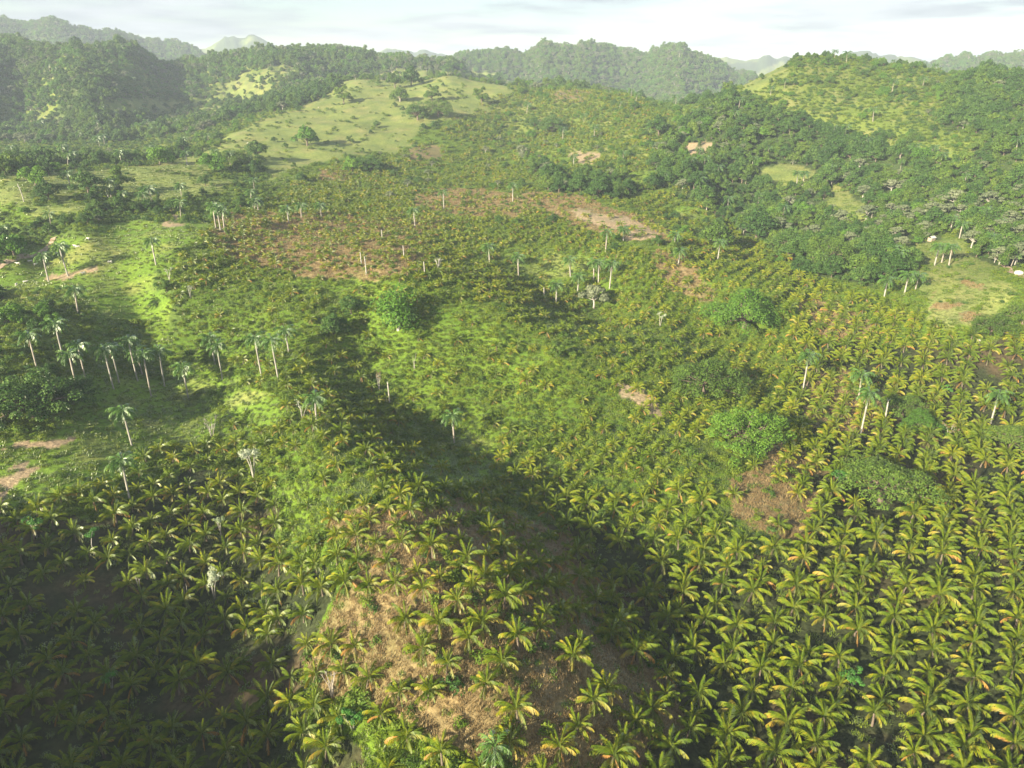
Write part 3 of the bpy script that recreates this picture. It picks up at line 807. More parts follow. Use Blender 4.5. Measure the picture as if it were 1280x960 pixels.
# ------------------------------------------------------------------ coconut palms
def grid(spacing, x0, x1, y0, y1, ang, jit):
    a = R(ang); cx, cy = (x0+x1)/2, (y0+y1)/2
    ext = max(x1-x0, y1-y0) * 0.75
    k = np.arange(-ext, ext, spacing)
    U, V = np.meshgrid(k, np.arange(-ext, ext, spacing * 1.28))
    x = cx + U * math.cos(a) - V * math.sin(a); y = cy + U * math.sin(a) + V * math.cos(a)
    x = x.ravel() + rng.normal(0, jit, x.size); y = y.ravel() + rng.normal(0, jit, y.size)
    m_ = (x > x0) & (x < x1) & (y > y0) & (y < y1)
    return x[m_], y[m_]
x, y = grid(5.7, -750, 800, 40, 1050, 58, 0.5)
z = height(x, y)
px, py, dep = project(x, y, z)
ok = inpoly(px + fbm(x, y, 30, 2, 71) * 10, py + fbm(x, y, 30, 2, 72) * 6, PLANT) & (px > -260) & (px < 1540) & (py < 1180)
dens = np.full(x.shape, 0.94)
def thin(bl, v):
    global dens
    q = blob(px, py, bl)
    dens = np.where(q < 1, np.minimum(dens, v), dens)
thin((620,450,250,70), 0.46); thin((400,400,170,60), 0.52); thin((310,430,70,60), 0.35)
thin((320,512,36,30), 0.05); thin((400,610,55,55,-30), 0.40); thin((880,590,60,36), 0.22); thin((960,640,36,46), 0.22)
thin((700,500,90,40), 0.5); thin((720,860,62,60), 0.6); thin((680,330,60,26), 0.35); thin((790,300,60,14,16), 0.2); thin((870,270,40,26), 0.3)
thin((560,560,90,50), 0.55); thin((740,262,120,22,14), 0.3); thin((590,252,80,22,4), 0.45); thin((400,305,130,38,8), 0.7); thin((800,225,70,24), 0.4); thin((150,780,90,90), 0.75); thin((235,690,70,60), 0.8)
far_ = np.clip((260 - py) / 60, 0, 1)
dens = dens * (1 - far_ * np.where(fbm(x, y, 50, 3, 77) > 0.0, 0.75, 0.3))
x = x + far_ * rng.normal(0, 1.8, len(x)); y = y + far_ * rng.normal(0, 1.8, len(x)); z = height(x, y)
ok &= rng.random(len(x)) < dens
for b_, P in zip(BIG, P_BIG):
    if b_[1] > 260:
        rw = b_[2] / 2 * np.hypot(P[0], P[1]) / F
        ok &= np.hypot(x - P[0], y - P[1]) > rw * 0.75
for P in P_ROY: ok &= np.hypot(x - P[0], y - P[1]) > 2.5
x, y, z, px, py, dep = [a[ok] for a in (x, y, z, px, py, dep)]
cov = cover_of(x, y, z)
# healthy palms are larger in the rows on the right; stunted on straw
size = rng.normal(0.86, 0.11, len(x)) * np.where(cov == STRAW, 0.94, 1.0) * np.where((py < 620) & (px < 980), 0.78, 1.0)
size = size * np.where((cov == UNDER_SHADE) & (px > 700), 1.07, 1.0)
size = np.clip(size, 0.45, 1.2)
# partial sizing of those inside the picture: the nearest 300
inside = (px > -25) & (px < 1305) & (py < 1000)
order = np.argsort(np.where(inside, dep / size, 1e9))
near = set(order[:300].tolist())
ci_names = {}
labels_seen = {}
for i in order[:300]:
    r_ = random.Random(1000 + int(i))
    dry = 0.55 if cov[i] == STRAW else 0.0
    s_ = float(size[i]) * 1.04
    root = bpy.data.objects.new('coconut_palm', None); root.empty_display_size = 1
    root.location = (x[i], y[i], z[i]); root.rotation_euler = (r_.gauss(0, .05), r_.gauss(0, .05), r_.uniform(0, 6.28))
    COL.objects.link(root)
    ti = r_.randrange(4)
    link('trunk', TRME[ti], root)
    ny = nd = 0
    for k, ci, v_, az, tl, sc_ in palm_plan(r_, dry, s_):
        link('frond', FME[k, ci, v_], root, (0.35, 0, TRH[ti] - 0.05), (tl, 0, az), sc_)
        ny += ci == 1; nd += ci == 2
    look = 'small ' if s_ < 0.78 else 'large ' if s_ > 1.0 else ''
    look += 'yellow tinged ' if ny >= 4 else 'fresh green ' if ny == 0 else ''
    tail = ' with an orange withered frond' if nd == 1 else ' with orange withered fronds' if nd > 1 else ''
    lab = look + 'coconut palm' + tail + ' ' + area(px[i], py[i])
    lab2 = lab + ', ' + rel(px[i], py[i])
    words = lab2.split()
    if len(words) > 16: lab2 = look + 'coconut palm' + tail + ' ' + rel(px[i], py[i])
    if len(lab2.split()) > 16: lab2 = look + 'coconut palm ' + rel(px[i], py[i])
    if len(lab2.split()) > 16: lab2 = 'coconut palm ' + rel(px[i], py[i])
    tag(root, lab2, 'palm tree', 'coconut palms planted across the near slopes')
    labels_seen[lab2] = labels_seen.get(lab2, 0) + 1
print('palm labels', len(labels_seen), 'coco near', round(time.time() - T0, 1))
rest = np.array([i for i in range(len(x)) if i not in near])
PJ = [palm_joined(random.Random(50 + k), 0.0 if k < 5 else 0.55, 1.0) for k in range(8)]
idx = np.where(cov[rest] == STRAW, rng.integers(5, 8, len(rest)), rng.integers(0, 6, len(rest)))
scatter('coconut_plantation', PJ, np.stack([x[rest], y[rest], z[rest]], 1), rng.uniform(0, 6.28, len(rest)), size[rest], idx,
        'farther coconut palms of the plantation covering the middle slopes', 'palm trees')
print('coco', round(time.time() - T0, 1))

# ------------------------------------------------------------------ royal palms
RFR = [frond_mb(3.3, R(55), R(95), 0.85, 12, 0.7, 0, 5, 0.5), frond_mb(3.4, R(25), R(100), 0.9, 12, 0.8, 0, 6, 0.5), frond_mb(3.2, R(-5), R(75), 0.8, 12, 0.9, 0, 7, 0.5)]
RFM = [b_.mesh('royal_palm_frond', [M['royal']]) for b_ in RFR]
RFD = frond_mb(3.0, R(-50), R(35), 0.4, 8, 1.0, 0, 8, 0.3).mesh('royal_palm_dry_frond', [M['royal_d']])
tb = MB(); tb.tube([(0,0,-0.06),(0,0,0.1),(0.004,0,0.45),(0.01,0,0.7),(0.012,0,1.0)], [0.034,0.027,0.026,0.029,0.02], 9)
RTR = tb.mesh('royal_palm_trunk', [M['pale_bark']], True)
RTG = tb.mesh('royal_palm_trunk_grey', [M['grey_bark']], True)
sb = MB(); sb.tube([(0,0,0),(0,0,0.5),(0,0,1.5)], [0.24,0.26,0.10], 8); RSH = sb.mesh('royal_palm_crownshaft', [M['shaft']], True)
def rtail(i, px_, py_):
    if px_ < 250 and 395 < py_ < 510: base = 'in the dim grove at the left, '
    elif px_ < 110 and 340 < py_ < 360: base = 'on the bright meadow at the left, '
    elif 690 < px_ < 770 and 340 < py_ < 370: base = 'in the cluster beside the far gully, '
    elif 1090 < px_ < 1200 and 320 < py_ < 380: base = 'by the tan meadow at the right, '
    elif px_ > 900 and py_ < 320: base = 'on the forested right hand hill, '
    elif 260 < px_ < 410 and py_ < 300: base = 'along the top of the straw ridge, '
    elif px_ < 420 and py_ > 430: base = 'near the white stemmed trees at the left, '
    elif px_ < 260: base = 'on the left pasture, '
    elif px_ > 990: base = 'in the right hand rows, '
    else: base = 'on the middle slopes, '
    return base
ORD = 'first second third fourth fifth sixth seventh eighth ninth tenth eleventh twelfth thirteenth fourteenth fifteenth sixteenth seventeenth eighteenth nineteenth twentieth'.split()
def rlabel(i, bx, by):
    base = rtail(i, bx, by)
    mates = sorted([a[0] + a[1] * 1e-4 for k, a in enumerate(ROYAL) if k not in RLAB and rtail(k, a[0], a[1]) == base])
    n_ = mates.index(bx + by * 1e-4); m_ = len(mates) - 1 - n_
    return 'royal palm ' + base + ('%s from the left' % ORD[n_] if n_ <= m_ else '%s from the right' % ORD[m_])
RLAB = {0:'royal palm, left one of the two on the bright meadow at the left',1:'royal palm, right one of the two on the bright meadow at the left',2:'royal palm alone at the right end of the bright left meadow',
 3:'royal palm alone on the shaded bank below the bright left meadow',4:'small royal palm on the left pasture strip above the bushes',23:'royal palm with a straight white trunk alone on the shaded hollow meadow',
 24:'leafy royal palm with a short visible trunk below the lone white trunked one',58:'royal palm with a white trunk on bare ground right of the domed tree pair',59:'slender royal palm behind the pale trunked one in the right hand rows',
 60:'royal palm with a bright pale trunk above the feathery spreading tree',61:'royal palm with a short pale trunk near the right edge',78:'shaggy royal palm with hanging whitish dry fronds in the central gully'}
for i, ((bx, by, ty), P) in enumerate(zip(ROYAL, P_ROY)):
    r_ = random.Random(300 + i)
    dist = math.sqrt(P[0]**2 + P[1]**2 + (CAM_Z - P[2])**2)
    dp = PITCH + math.atan((by - 480) / F)
    depth = P[1] * CP - (P[2] - CAM_Z) * SP
    Ht = (by - ty) * depth / F / max(0.6, math.cos(dp)) 
    Ht = min(max(Ht, 8.5), 19)
    th_ = Ht - 3.8
    shaggy = (i == 78)
    root = bpy.data.objects.new('royal_palm', None); root.location = P; root.rotation_euler = (r_.gauss(0, .025), r_.gauss(0, .025), r_.uniform(0, 6.28))
    COL.objects.link(root)
    fat = 12.5 if dist > 330 else 10.5
    link('trunk', RTR if r_.random() < 0.6 else RTG, root, scale=(fat, fat, th_))
    link('crownshaft', RSH, root, (0.012 * fat, 0, th_ - 0.02))
    nf = 19; az = 0; ks = 1.6 if not shaggy else 1.8
    for k in range(nf):
        az += 2.399 + r_.uniform(-.2, .2)
        u = k / nf
        link('frond', RFM[0 if u < .3 else 1 if u < .68 else 2], root, (0.012 * fat, 0, th_ + 1.25), (r_.uniform(-.1, .1), r_.uniform(-.12, .12), az), ks * r_.uniform(.85, 1.1))
    for k in range(8 if shaggy else r_.choice((0, 0, 1, 3))):
        az += 1.3
        o_ = link('frond', RFD, root, (0.012 * fat, 0, th_ + 0.2), (0, 0, az), 1.0 if not shaggy else 1.5)
        if shaggy or True: o_['label'] = 'dry hanging frond'
    tag(root, RLAB.get(i) or rlabel(i, bx, by), 'palm tree', 'royal palms standing above the plantation')
print('royal', round(time.time() - T0, 1))

# dead palm trunks without a crown
DEAD = [(30,252,232,'leaning'),(458,343,322,''),(452,332,316,''),(531,345,328,''),(1105,529,500,'forked'),(487,504,477,''),(680,374,360,''),(884,118,108,''),(478,300,288,''),(505,322,308,'')]
DL = ['leaning crownless palm trunk on the left pasture strip','crownless pale palm trunk on the straw ridge, front one of a pair','crownless pale palm trunk on the straw ridge, back one of a pair','crownless white trunk beside the pale leafless bush','dead white trunk with a forked top among the right hand rows','thin crownless trunk below the bare forked sapling','thin crownless trunk above the central gully','thin pale trunk on the shoulder of the right hill','short pale trunk on the straw ridge above the others','short pale trunk near the right end of the straw ridge']
for (bx, by, ty, st), P, lb in zip(DEAD, at_many([(a[0], a[1]) for a in DEAD]), DL):
    depth = P[1] * CP - (P[2] - CAM_Z) * SP
    Ht = min(max((by - ty) * depth / F / 0.93, 3.5), 11)
    b_ = MB(); k = 0.12 * Ht if st == 'leaning' else 0.03 * Ht
    b_.tube([(0,0,-.5),(0,0,Ht*.3),(-k*.4,0,Ht*.7),(-k,0,Ht)], [.34,.27,.25,.17], 8)
    if st == 'forked':
        b_.tube([(-k,0,Ht*.96),(-k-.7,0,Ht+.9)], [.17,.07], 6); b_.tube([(-k,0,Ht*.96),(-k+.8,.1,Ht+.7)], [.15,.06], 6)
    o = link('dead_palm_trunk', b_.mesh('dead_palm_trunk', [M['pale_bark']], True), loc=P)
    tag(o, lb, 'dead palm')

# ------------------------------------------------------------------ single broadleaf trees
def place_tree(key, P, scale, label, r_, group=None, name='broadleaf_tree', sz=None):
    t = TREE[key]
    root = bpy.data.objects.new(name, None); root.location = P; root.rotation_euler = (0, 0, r_.uniform(0, 6.28))
    root.scale = (scale, scale, (sz or scale)); COL.objects.link(root)
    link('trunk', t['trunk'], root); link('crown', t['crown'], root)
    tag(root, label, 'tree', group)
    return root
for i, (b_, P) in enumerate(zip(BIG, P_BIG)):
    depth = P[1] * CP - (P[2] - CAM_Z) * SP
    sc_ = 1.12 * b_[2] * depth / F / 2 / TREE[b_[3]]['rad']
    sc_ = min(max(sc_, 0.35), 2.2)
    place_tree(b_[3], P, sc_, b_[4], random.Random(900 + i), sz=sc_ * (0.9 if b_[3].startswith('big') else 1))

# ------------------------------------------------------------------ forest: the 300 that show largest singly, the rest as one mass
def polar_pts(r0, r1, area_fn, a0=-50, a1=50):
    """random ground points with a spacing that grows outward"""
    xs, ys = [], []
    r_ = r0
    while r_ < r1:
        s_ = area_fn(r_)
        n_ = int(r_ * R(a1 - a0) / s_)
        th = R(a0) + (np.arange(n_) + rng.random(n_)) * R(a1 - a0) / n_
        rr = r_ + rng.uniform(0, s_, n_)
        xs.append(rr * np.sin(th)); ys.append(rr * np.cos(th))
        r_ += s_
    return np.concatenate(xs), np.concatenate(ys)
x, y = polar_pts(230, 4200, lambda r_: 6.6 if r_ < 1000 else 6.6 + (r_ - 1000) * 0.0028, -44, 44)
z = height(x, y); px, py, dep = project(x, y, z); cov = cover_of(x, y, z)
clump = fbm(x, y, 40, 3, 81)
prob = np.select([(cov == FOREST) & (np.hypot(x, y) > 1050), (cov == SCRUB) & (np.hypot(x, y) > 1050), (cov == PAST) & (np.hypot(x, y) > 1050), cov == FOREST, cov == HEDGE, cov == SCRUB, cov == PAST, cov == LUSH, cov == MEADOW], [1.0, 1.0, 0.22, 0.93, 0.30, np.where(np.hypot(x, y) > 1050, .5, np.where(clump > 0.15, .30, .10)), np.where(np.hypot(x, y) > 1050, .1, 0.012), np.where(py < 330, np.where(clump > 0.1, 0.22, 0.03), 0.004), 0.003], 0.004)
prob = np.where((cov == FOREST) & (np.hypot(x, y) < 1000), np.where(clump < -0.35, 0.35, 0.93), prob)
prob = np.where((cov == MEADOW) & (px < 270) & (py < 345), 0.0, prob)
prob = np.where((cov == SCRUB) & (px > 850) & (py < 130), 0.30, prob)
keep = (rng.random(len(x)) < prob) & (px > -150) & (px < 1430) & (py < 640)
for P, b_ in zip(P_BIG, BIG):
    keep &= np.hypot(x - P[0], y - P[1]) > b_[2] / 2 * np.hypot(P[0], P[1]) / F * 0.9
# drop trees hidden by nearer ground
_th = np.radians(np.arange(-50, 50.01, 0.25)); _lr = np.arange(math.log(20), math.log(9000), 0.02)
_T, _Rr = np.meshgrid(_th, np.exp(_lr))
_HG = height((_Rr * np.sin(_T)).ravel(), (_Rr * np.cos(_T)).ravel()).reshape(_T.shape)
def height_fast(x, y):
    i = (np.log(np.maximum(np.hypot(x, y), 21)) - _lr[0]) / 0.02; j = (np.arctan2(x, y) - _th[0]) / R(0.25)
    i = np.clip(i, 0, len(_lr) - 1.01); j = np.clip(j, 0, len(_th) - 1.01)
    a, b = i.astype(int), j.astype(int); u, v = i - a, j - b
    return (_HG[a, b] * (1-v) + _HG[a, b+1] * v) * (1-u) + (_HG[a+1, b] * (1-v) + _HG[a+1, b+1] * v) * u
def visible(x, y, z, lift):
    vis = np.ones(len(x), bool)
    for t in np.linspace(0.2, 0.985, 40):
        vis &= height_fast(x * t, y * t) < CAM_Z + (z + lift - CAM_Z) * t + 2
    return vis
x, y, z, px, py, dep, cov, clump = [a[keep] for a in (x, y, z, px, py, dep, cov, clump)]
vis = visible(x, y, z, 12.0)
x, y, z, px, py, dep, cov, clump = [a[vis] for a in (x, y, z, px, py, dep, cov, clump)]
rr = np.hypot(x, y)
sz = np.clip(rng.normal(0.84, 0.30, len(x)), 0.35, 1.7) * np.where(cov == FOREST, 1, np.where(rr > 1050, 0.85, 0.6)) * (1 + np.clip(rr - 1000, 0, 4000) / 4200)
mixn = fbm(x, y, 90, 3, 90) + rng.normal(0, .35, len(x))
kind = np.select([mixn < -0.35, mixn < -0.05, mixn < 0.18, mixn < 0.34, mixn < 0.5, mixn < 0.62], [0, 1, 2, 3, 6, 4], 5)
kind = np.where((rr > 1000) & (kind < 2) & (rng.random(len(x)) < .6), rng.choice([2, 3, 4, 5], len(x)), kind)
kind = np.where(rr > 1500, rng.choice([2, 3, 4, 5, 6, 4], len(x)), kind)  # farthest trees take paler kinds, partly standing in for haze
kind = np.where((cov == SCRUB) & (rng.random(len(x)) < .5), 4, kind)
rad = np.array([TREE[k]['rad'] for k in KEYS])[kind] * sz
show = rad / dep
show = np.where((px > 0) & (px < 1280) & (py > 0), show, 0)
order = np.argsort(-show); near = order[:300 - len(BIG)]
FA = [(60,120,'on the wooded hill at the upper left'),(150,175,'in the wooded valley left of the pasture'),(330,100,'in the woods behind the pasture strips'),(60,200,'at the near edge of the left woods'),(240,180,'in the woods just behind the pasture ridge'),(200,255,'in the bushy belt above the bright meadow'),
 (60,290,'in the bushy belt beside the left track'),(40,420,'on the scrubby rise at the left edge'),(700,230,'in the wooded dip of the middle hill'),(740,150,'on the scrubby middle hill'),(880,210,'at the right hill left foot'),(960,160,'on the right hill shaded flank'),(1000,270,'in the woods left of the small clearing'),
 (1080,210,'on the right hill shaded middle'),(1180,240,'in the woods above the tan meadow'),(1250,290,'beside the dirt track at the right edge'),(1080,300,'in woods left of the tan meadow'),(1060,110,'on the right hill sunlit top'),(1240,150,'on the right hill wooded shoulder'),(900,270,'in the gully below the right hand hill')]
TL = {'dark_a': 'round dark tree', 'dark_b': 'broad dark tree', 'mid_a': 'round green tree', 'mid_b': 'spreading green tree', 'bright_a': 'light green tree', 'grey_a': 'greyish leafed tree', 'column_a': 'narrow green tree'}
tlabs = {}
for i in near:
    fa = min(FA, key=lambda a: math.hypot(px[i] - a[0], (py[i] - a[1]) * 1.5))
    s_ = 'small ' if sz[i] < 0.6 else 'large ' if sz[i] > 1.02 else ''
    tlabs.setdefault(s_ + TL[KEYS[kind[i]]] + ' ' + fa[2], []).append(i)
for lab, ids in tlabs.items():
    ids.sort(key=lambda i: px[i])
    for n_, i in enumerate(ids):
        m_ = len(ids) - 1 - n_
        q_ = lab if len(ids) == 1 else lab + (', %s from the left' % ORD[n_] if n_ <= m_ and n_ < 20 else ', %s from the right' % ORD[min(m_, 19)])
        if len(q_.split()) > 16: q_ = lab
        place_tree(KEYS[kind[i]], (x[i], y[i], z[i] - 0.3), float(sz[i]), q_, random.Random(int(i)), 'broadleaf trees of the woods and hills', name='forest_tree')
rest = order[300 - len(BIG):]
hx, hy = rng.uniform(-360, -110, 420), rng.uniform(-200, 150, 420)  # extra unseen trees on the added hill, breaking up its shadow edge
hk = (fbm(hx, hy, 45, 3, 44) > -0.12) & (hx < -0.85 * hy - 90)
hx, hy = hx[hk], hy[hk]
FX, FY = np.concatenate([x[rest], hx]), np.concatenate([y[rest], hy]); FZ = height(FX, FY) - 0.3
scatter('forest', [TJ[k] for k in KEYS], np.stack([FX, FY, FZ], 1), rng.uniform(0, 6.28, len(FX)), np.concatenate([sz[rest], rng.uniform(.6, 1.2, len(hx))]), np.concatenate([kind[rest], rng.integers(0, 7, len(hx))]), 'woods of mixed broadleaf trees covering the far hills', 'forest')
print('forest', round(time.time() - T0, 1))

b_ = MB(); b_.tube([(0,0,-.5),(0.1,0,4),(0.15,0,8)], [.26,.2,.14], 6, 1)
for k in range(17):
    q = (RFR[0], RFR[1], RFR[2])[0 if k < 5 else 1 if k < 11 else 2]
    b_.add(q, Matrix.Translation((0.15, 0, 8)) @ Euler((0, 0, 2.4 * k)).to_matrix().to_4x4() @ Matrix.Scale(1.45, 4), 0)
WP = b_.mesh('woodland_palm_shape', [M['royal'], M['grey_bark']])
x, y = polar_pts(330, 1900, lambda r_: 13 + r_ * 0.006, -42, 42)
z = height(x, y); px, py, dep = project(x, y, z); cov = cover_of(x, y, z)
prob = np.select([cov == FOREST, cov == HEDGE, cov == SCRUB], [0.18, 0.35, 0.05], 0.0)
keep = (rng.random(len(x)) < prob) & (px > -100) & (px < 1380)
x, y, z = [a[keep] for a in (x, y, z)]; v_ = visible(x, y, z, 12.0); x, y, z = [a[v_] for a in (x, y, z)]
scatter('woodland_palms', [WP], np.stack([x, y, z], 1), rng.uniform(0, 6.28, len(x)), rng.uniform(0.7, 1.35, len(x)), np.zeros(len(x), int), 'dark palms growing scattered through the far woods', 'palm trees')

# palms scattered through the far woods (feathery tops above the canopy)
# ------------------------------------------------------------------ undergrowth
SH = [shrub_mesh(1, 1.3, 1.6, 150, 0.26, M['shrub']), shrub_mesh(2, 1.7, 1.3, 170, 0.28, M['shrub']), shrub_mesh(3, 1.2, 1.1, 130, 0.24, M['creeper']), shrub_mesh(4, 1.6, 1.9, 160, 0.28, M['mid_tree']), shrub_mesh(5, 1.5, 1.8, 160, 0.27, M['dark_tree'])]
x, y = polar_pts(70, 1150, lambda r_: 1.9 + max(0, r_ - 250) * 0.0038, -43, 43)
z = height(x, y); px, py, dep = project(x, y, z); cov = cover_of(x, y, z); cl = fbm(x, y, 18, 3, 91)
prob = np.select([cov == LUSH, cov == SCRUB, cov == HEDGE, cov == FOREST, cov == STRAW, cov == PAST, cov == MEADOW], [np.where(cl > 0.0, 0.65, 0.32), 0.8, 0.8, 0.25, 0.14, np.where(cl > .3, .22, .02), np.where(cl > .3, .16, .02)], 0.0)
prob = np.where((py > 640) & (cov == LUSH) & (px > 760), 0.10, prob)
prob = np.where((cov == MEADOW) & (px < 270) & (py < 350), 0.006, prob)
keep = (rng.random(len(x)) < prob) & (px > -120) & (px < 1400) & (py < 1060)
x, y, z, px, py, cov, cl = [a[keep] for a in (x, y, z, px, py, cov, cl)]
v_ = visible(x, y, z, 3.0); x, y, z, px, py, cov, cl = [a[v_] for a in (x, y, z, px, py, cov, cl)]
k = np.where(np.isin(cov, [LUSH, MEADOW]), rng.choice([2, 2, 2, 0, 1, 3], len(x)), rng.choice([0, 1, 0, 3, 4, 2], len(x)))
k = np.where(cov == FOREST, rng.choice([3, 4], len(x)), k)
s_ = np.clip(rng.normal(0.85, .25, len(x)), .35, 1.6) * (1 + np.clip(np.hypot(x, y) - 400, 0, 900) / 900)
scatter('undergrowth', SH, np.stack([x, y, z - 0.1], 1), rng.uniform(0, 6.28, len(x)), s_, k, 'low leafy shrubs and creepers between the palms and on the slopes', 'undergrowth')
GT = [tuft_mesh(1, 0.9, 0.7, 46, M['straw'], .05), tuft_mesh(2, 1.1, 0.5, 50, M['straw'], .05), tuft_mesh(3, 0.9, 0.6, 46, M['creeper'], .07), tuft_mesh(4, 1.0, 0.45, 50, M['grass'], .06)]
x, y = polar_pts(75, 620, lambda r_: 1.1 + max(0, r_ - 160) * 0.0036, -42, 42)
z = height(x, y); px, py, dep = project(x, y, z); cov = cover_of(x, y, z); cl = fbm(x, y, 12, 3, 95)
prob = np.select([cov == STRAW, cov == LUSH, cov == MEADOW, cov == PAST, cov == SCRUB], [0.9, 0.7, 0.45, 0.4, 0.4], 0.08)
keep = (rng.random(len(x)) < prob) & (px > -60) & (px < 1340) & (py < 1020)
x, y, z, cov, cl = [a[keep] for a in (x, y, z, cov, cl)]
v_ = visible(x, y, z, 1.5); x, y, z, cov, cl = [a[v_] for a in (x, y, z, cov, cl)]
k = np.select([cov == STRAW, cov == PAST], [np.where(rng.random(len(x)) < .9, rng.choice([0, 1], len(x)), 2), 3], 2)
s_ = np.clip(rng.normal(1.0, .25, len(x)), .4, 1.6) * (1 + np.clip(np.hypot(x, y) - 250, 0, 900) / 700)
scatter('grass', GT, np.stack([x, y, z], 1), rng.uniform(0, 6.28, len(x)), s_, k, 'dry straw and green grass tufts on the open ground', 'grass')
print('undergrowth', round(time.time() - T0, 1))

# ------------------------------------------------------------------ pale stemmed small trees and bare stems
def stemmy(seed, stems, hgt, spread, leafn, leafsize, leafm, bark='pale_bark', thick=0.11, clumps=3, rad=0.9):
    r_ = random.Random(seed); t, c_ = MB(), MB()
    for k in range(stems):
        a = k * 2.399 + r_.uniform(-.4, .4); q = spread * r_.uniform(.4, 1)
        hh = hgt * r_.uniform(.72, 1.05)
        x1, y1 = math.cos(a) * q, math.sin(a) * q
        mid = (x1 * .35 + r_.uniform(-.2, .2), y1 * .35 + r_.uniform(-.2, .2), hh * .5)
        t.tube([(x1 * .1, y1 * .1, -.4), mid, (x1, y1, hh)], [thick, thick * .75, thick * .4], 6)
        for j in range(clumps):
            a2 = r_.uniform(0, 6.28); q2 = r_.uniform(.5, 1.3) * rad
            ex = (x1 + math.cos(a2) * q2, y1 + math.sin(a2) * q2, hh + r_.uniform(-.5, .9))
            t.tube([(x1 * .75 + mid[0] * .25, y1 * .75 + mid[1] * .25, hh * .86), ex], [thick * .42, thick * .2], 5)
            if leafn: leaf_shell(c_, ex, (rad * .62, rad * .62, rad * .42), leafn, leafsize, r_, low=-.5)
    return t.mesh('pale_stems', [M[bark]], True), (c_.mesh('sparse_crown', [M[leafm]]) if leafn else None)
STEM = [
 (318,600,3,9.5,2.6,60,.22,'pale_leaf',.22,5,1.5,'pale stemmed tree with silvery leaf clusters left of the bright spur'),
 (266,548,7,7.5,2.6,14,.2,'shrub',.13,3,.8,'cluster of bare whitish stems with a few yellow green leaves'),
 (378,524,4,6,2.2,10,.2,'pale_leaf',.12,3,.8,'pale twiggy tree left of the nearby slender royal palm'),
 (277,672,3,5.5,1.6,26,.2,'pale_leaf',.10,3,.7,'pair of pale stems with small silvery tufts in the dark grove'),
 (117,694,1,7,1.4,60,.22,'teal_leaf',.13,5,1.2,'thin pale tree with bright green leaves in the dark grove'),
 (46,672,4,5,2.4,60,.22,'teal_leaf',.10,3,1.0,'low bright green leafed tree near the left edge in the grove'),
 (268,748,3,8,1.5,55,.2,'pale_leaf',.10,5,1.2,'silvery leafed slender tree in the middle of the dark grove'),
 (176,742,4,5.5,.7,0,.2,'shrub',.09,1,.4,'bundle of bare tan stems left of the silvery tree'),
 (234,750,2,4.5,.8,0,.2,'shrub',.08,1,.4,'two thin bare stems just left of the silvery tree'),
 (416,872,7,7.5,1.7,0,.2,'shrub',.10,1,.5,'fan of bare tan dead stems at the left foot of the dry knoll'),
 (548,338,6,5.5,2.2,0,.2,'shrub',.20,3,.9,'pale leafless bush at the right end of the straw ridge'),
 (518,462,2,7.5,1.5,4,.2,'shrub',.11,2,.6,'bare forked sapling on the open green slope'),
 (474,488,5,7,1.2,8,.2,'straw',.10,2,.6,'withered tan sapling on the open green slope'),
 (825,408,3,6,1.8,26,.22,'pale_leaf',.14,3,1.0,'small silvery tree in the gully left of the broad pale green tree'),
 (442,912,5,4,1.5,60,.24,'teal_leaf',.08,3,.9,'bright green leafed bush at the lower left of the dry knoll'),
 (1052,612,5,4.5,2.2,60,.24,'teal_leaf',.10,3,1.1,'bright green bush left of the feathery spreading tree'),
 (1062,862,5,4,1.8,55,.22,'teal_leaf',.08,3,.9,'bright green shrub sunk among the dense right hand rows'),
 (1235,300,5,7,3.2,3,.2,'straw',.2,3,1.2,'bare pale branched tree beside the dirt track on the right'),
 (212,352,4,5.5,1.8,14,.2,'pale_leaf',.13,3,.8,'pale branched tree at the upper end of the dark ditch'),
 (238,372,4,5,1.6,10,.2,'pale_leaf',.13,2,.8,'pale branched tree right of the dark ditch'),
 (1185,545,6,4,2.2,12,.2,'straw',.10,2,.8,'withered twiggy bush among the rows near the right edge'),
 (1180,495,4,3.5,1.5,50,.24,'teal_leaf',.08,3,1.0,'bright green bush in the middle of the right hand rows'),
 (140,860,5,3.6,1.7,40,.22,'teal_leaf',.07,3,.9,'dim bright green bush deep in the dark lower left hollow'),
 (335,765,3,4,1.5,40,.22,'mid_tree',.08,3,.9,'leafy sapling right of the silvery tree in the hollow'),
]
PST = at_many([(a[0], a[1]) for a in STEM])
for i, (s, P) in enumerate(zip(STEM, PST)):
    tm, cm = stemmy(700 + i, s[2], s[3], s[4], s[5], s[6], s[7], 'pale_bark' if i not in (7, 8, 9) else 'grey_bark', s[8], s[9], s[10])
    root = bpy.data.objects.new('small_tree' if s[5] else 'bare_stems', None); root.location = P; COL.objects.link(root)
    link('stems', tm, root)
    if cm: link('crown', cm, root)
    tag(root, s[11], 'tree' if s[5] else 'dead stems')

# drooping dark green palm at the bottom edge
P = at(618, 962)
root = bpy.data.objects.new('drooping_palm', None); root.location = P; COL.objects.link(root)
link('trunk', RTR, root, scale=(11, 11, 5.0))
r_ = random.Random(5); az = 0
for k in range(22):
    az += 2.399
    link('frond', RFM[0 if k < 6 else 1 if k < 14 else 2], root, (0.1, 0, 5.0), (r_.uniform(-.1, .1), r_.uniform(-.1, .2), az), r_.uniform(1.0, 1.25))
tag(root, 'dark green drooping palm at the bottom edge in front of the dry knoll', 'palm tree')

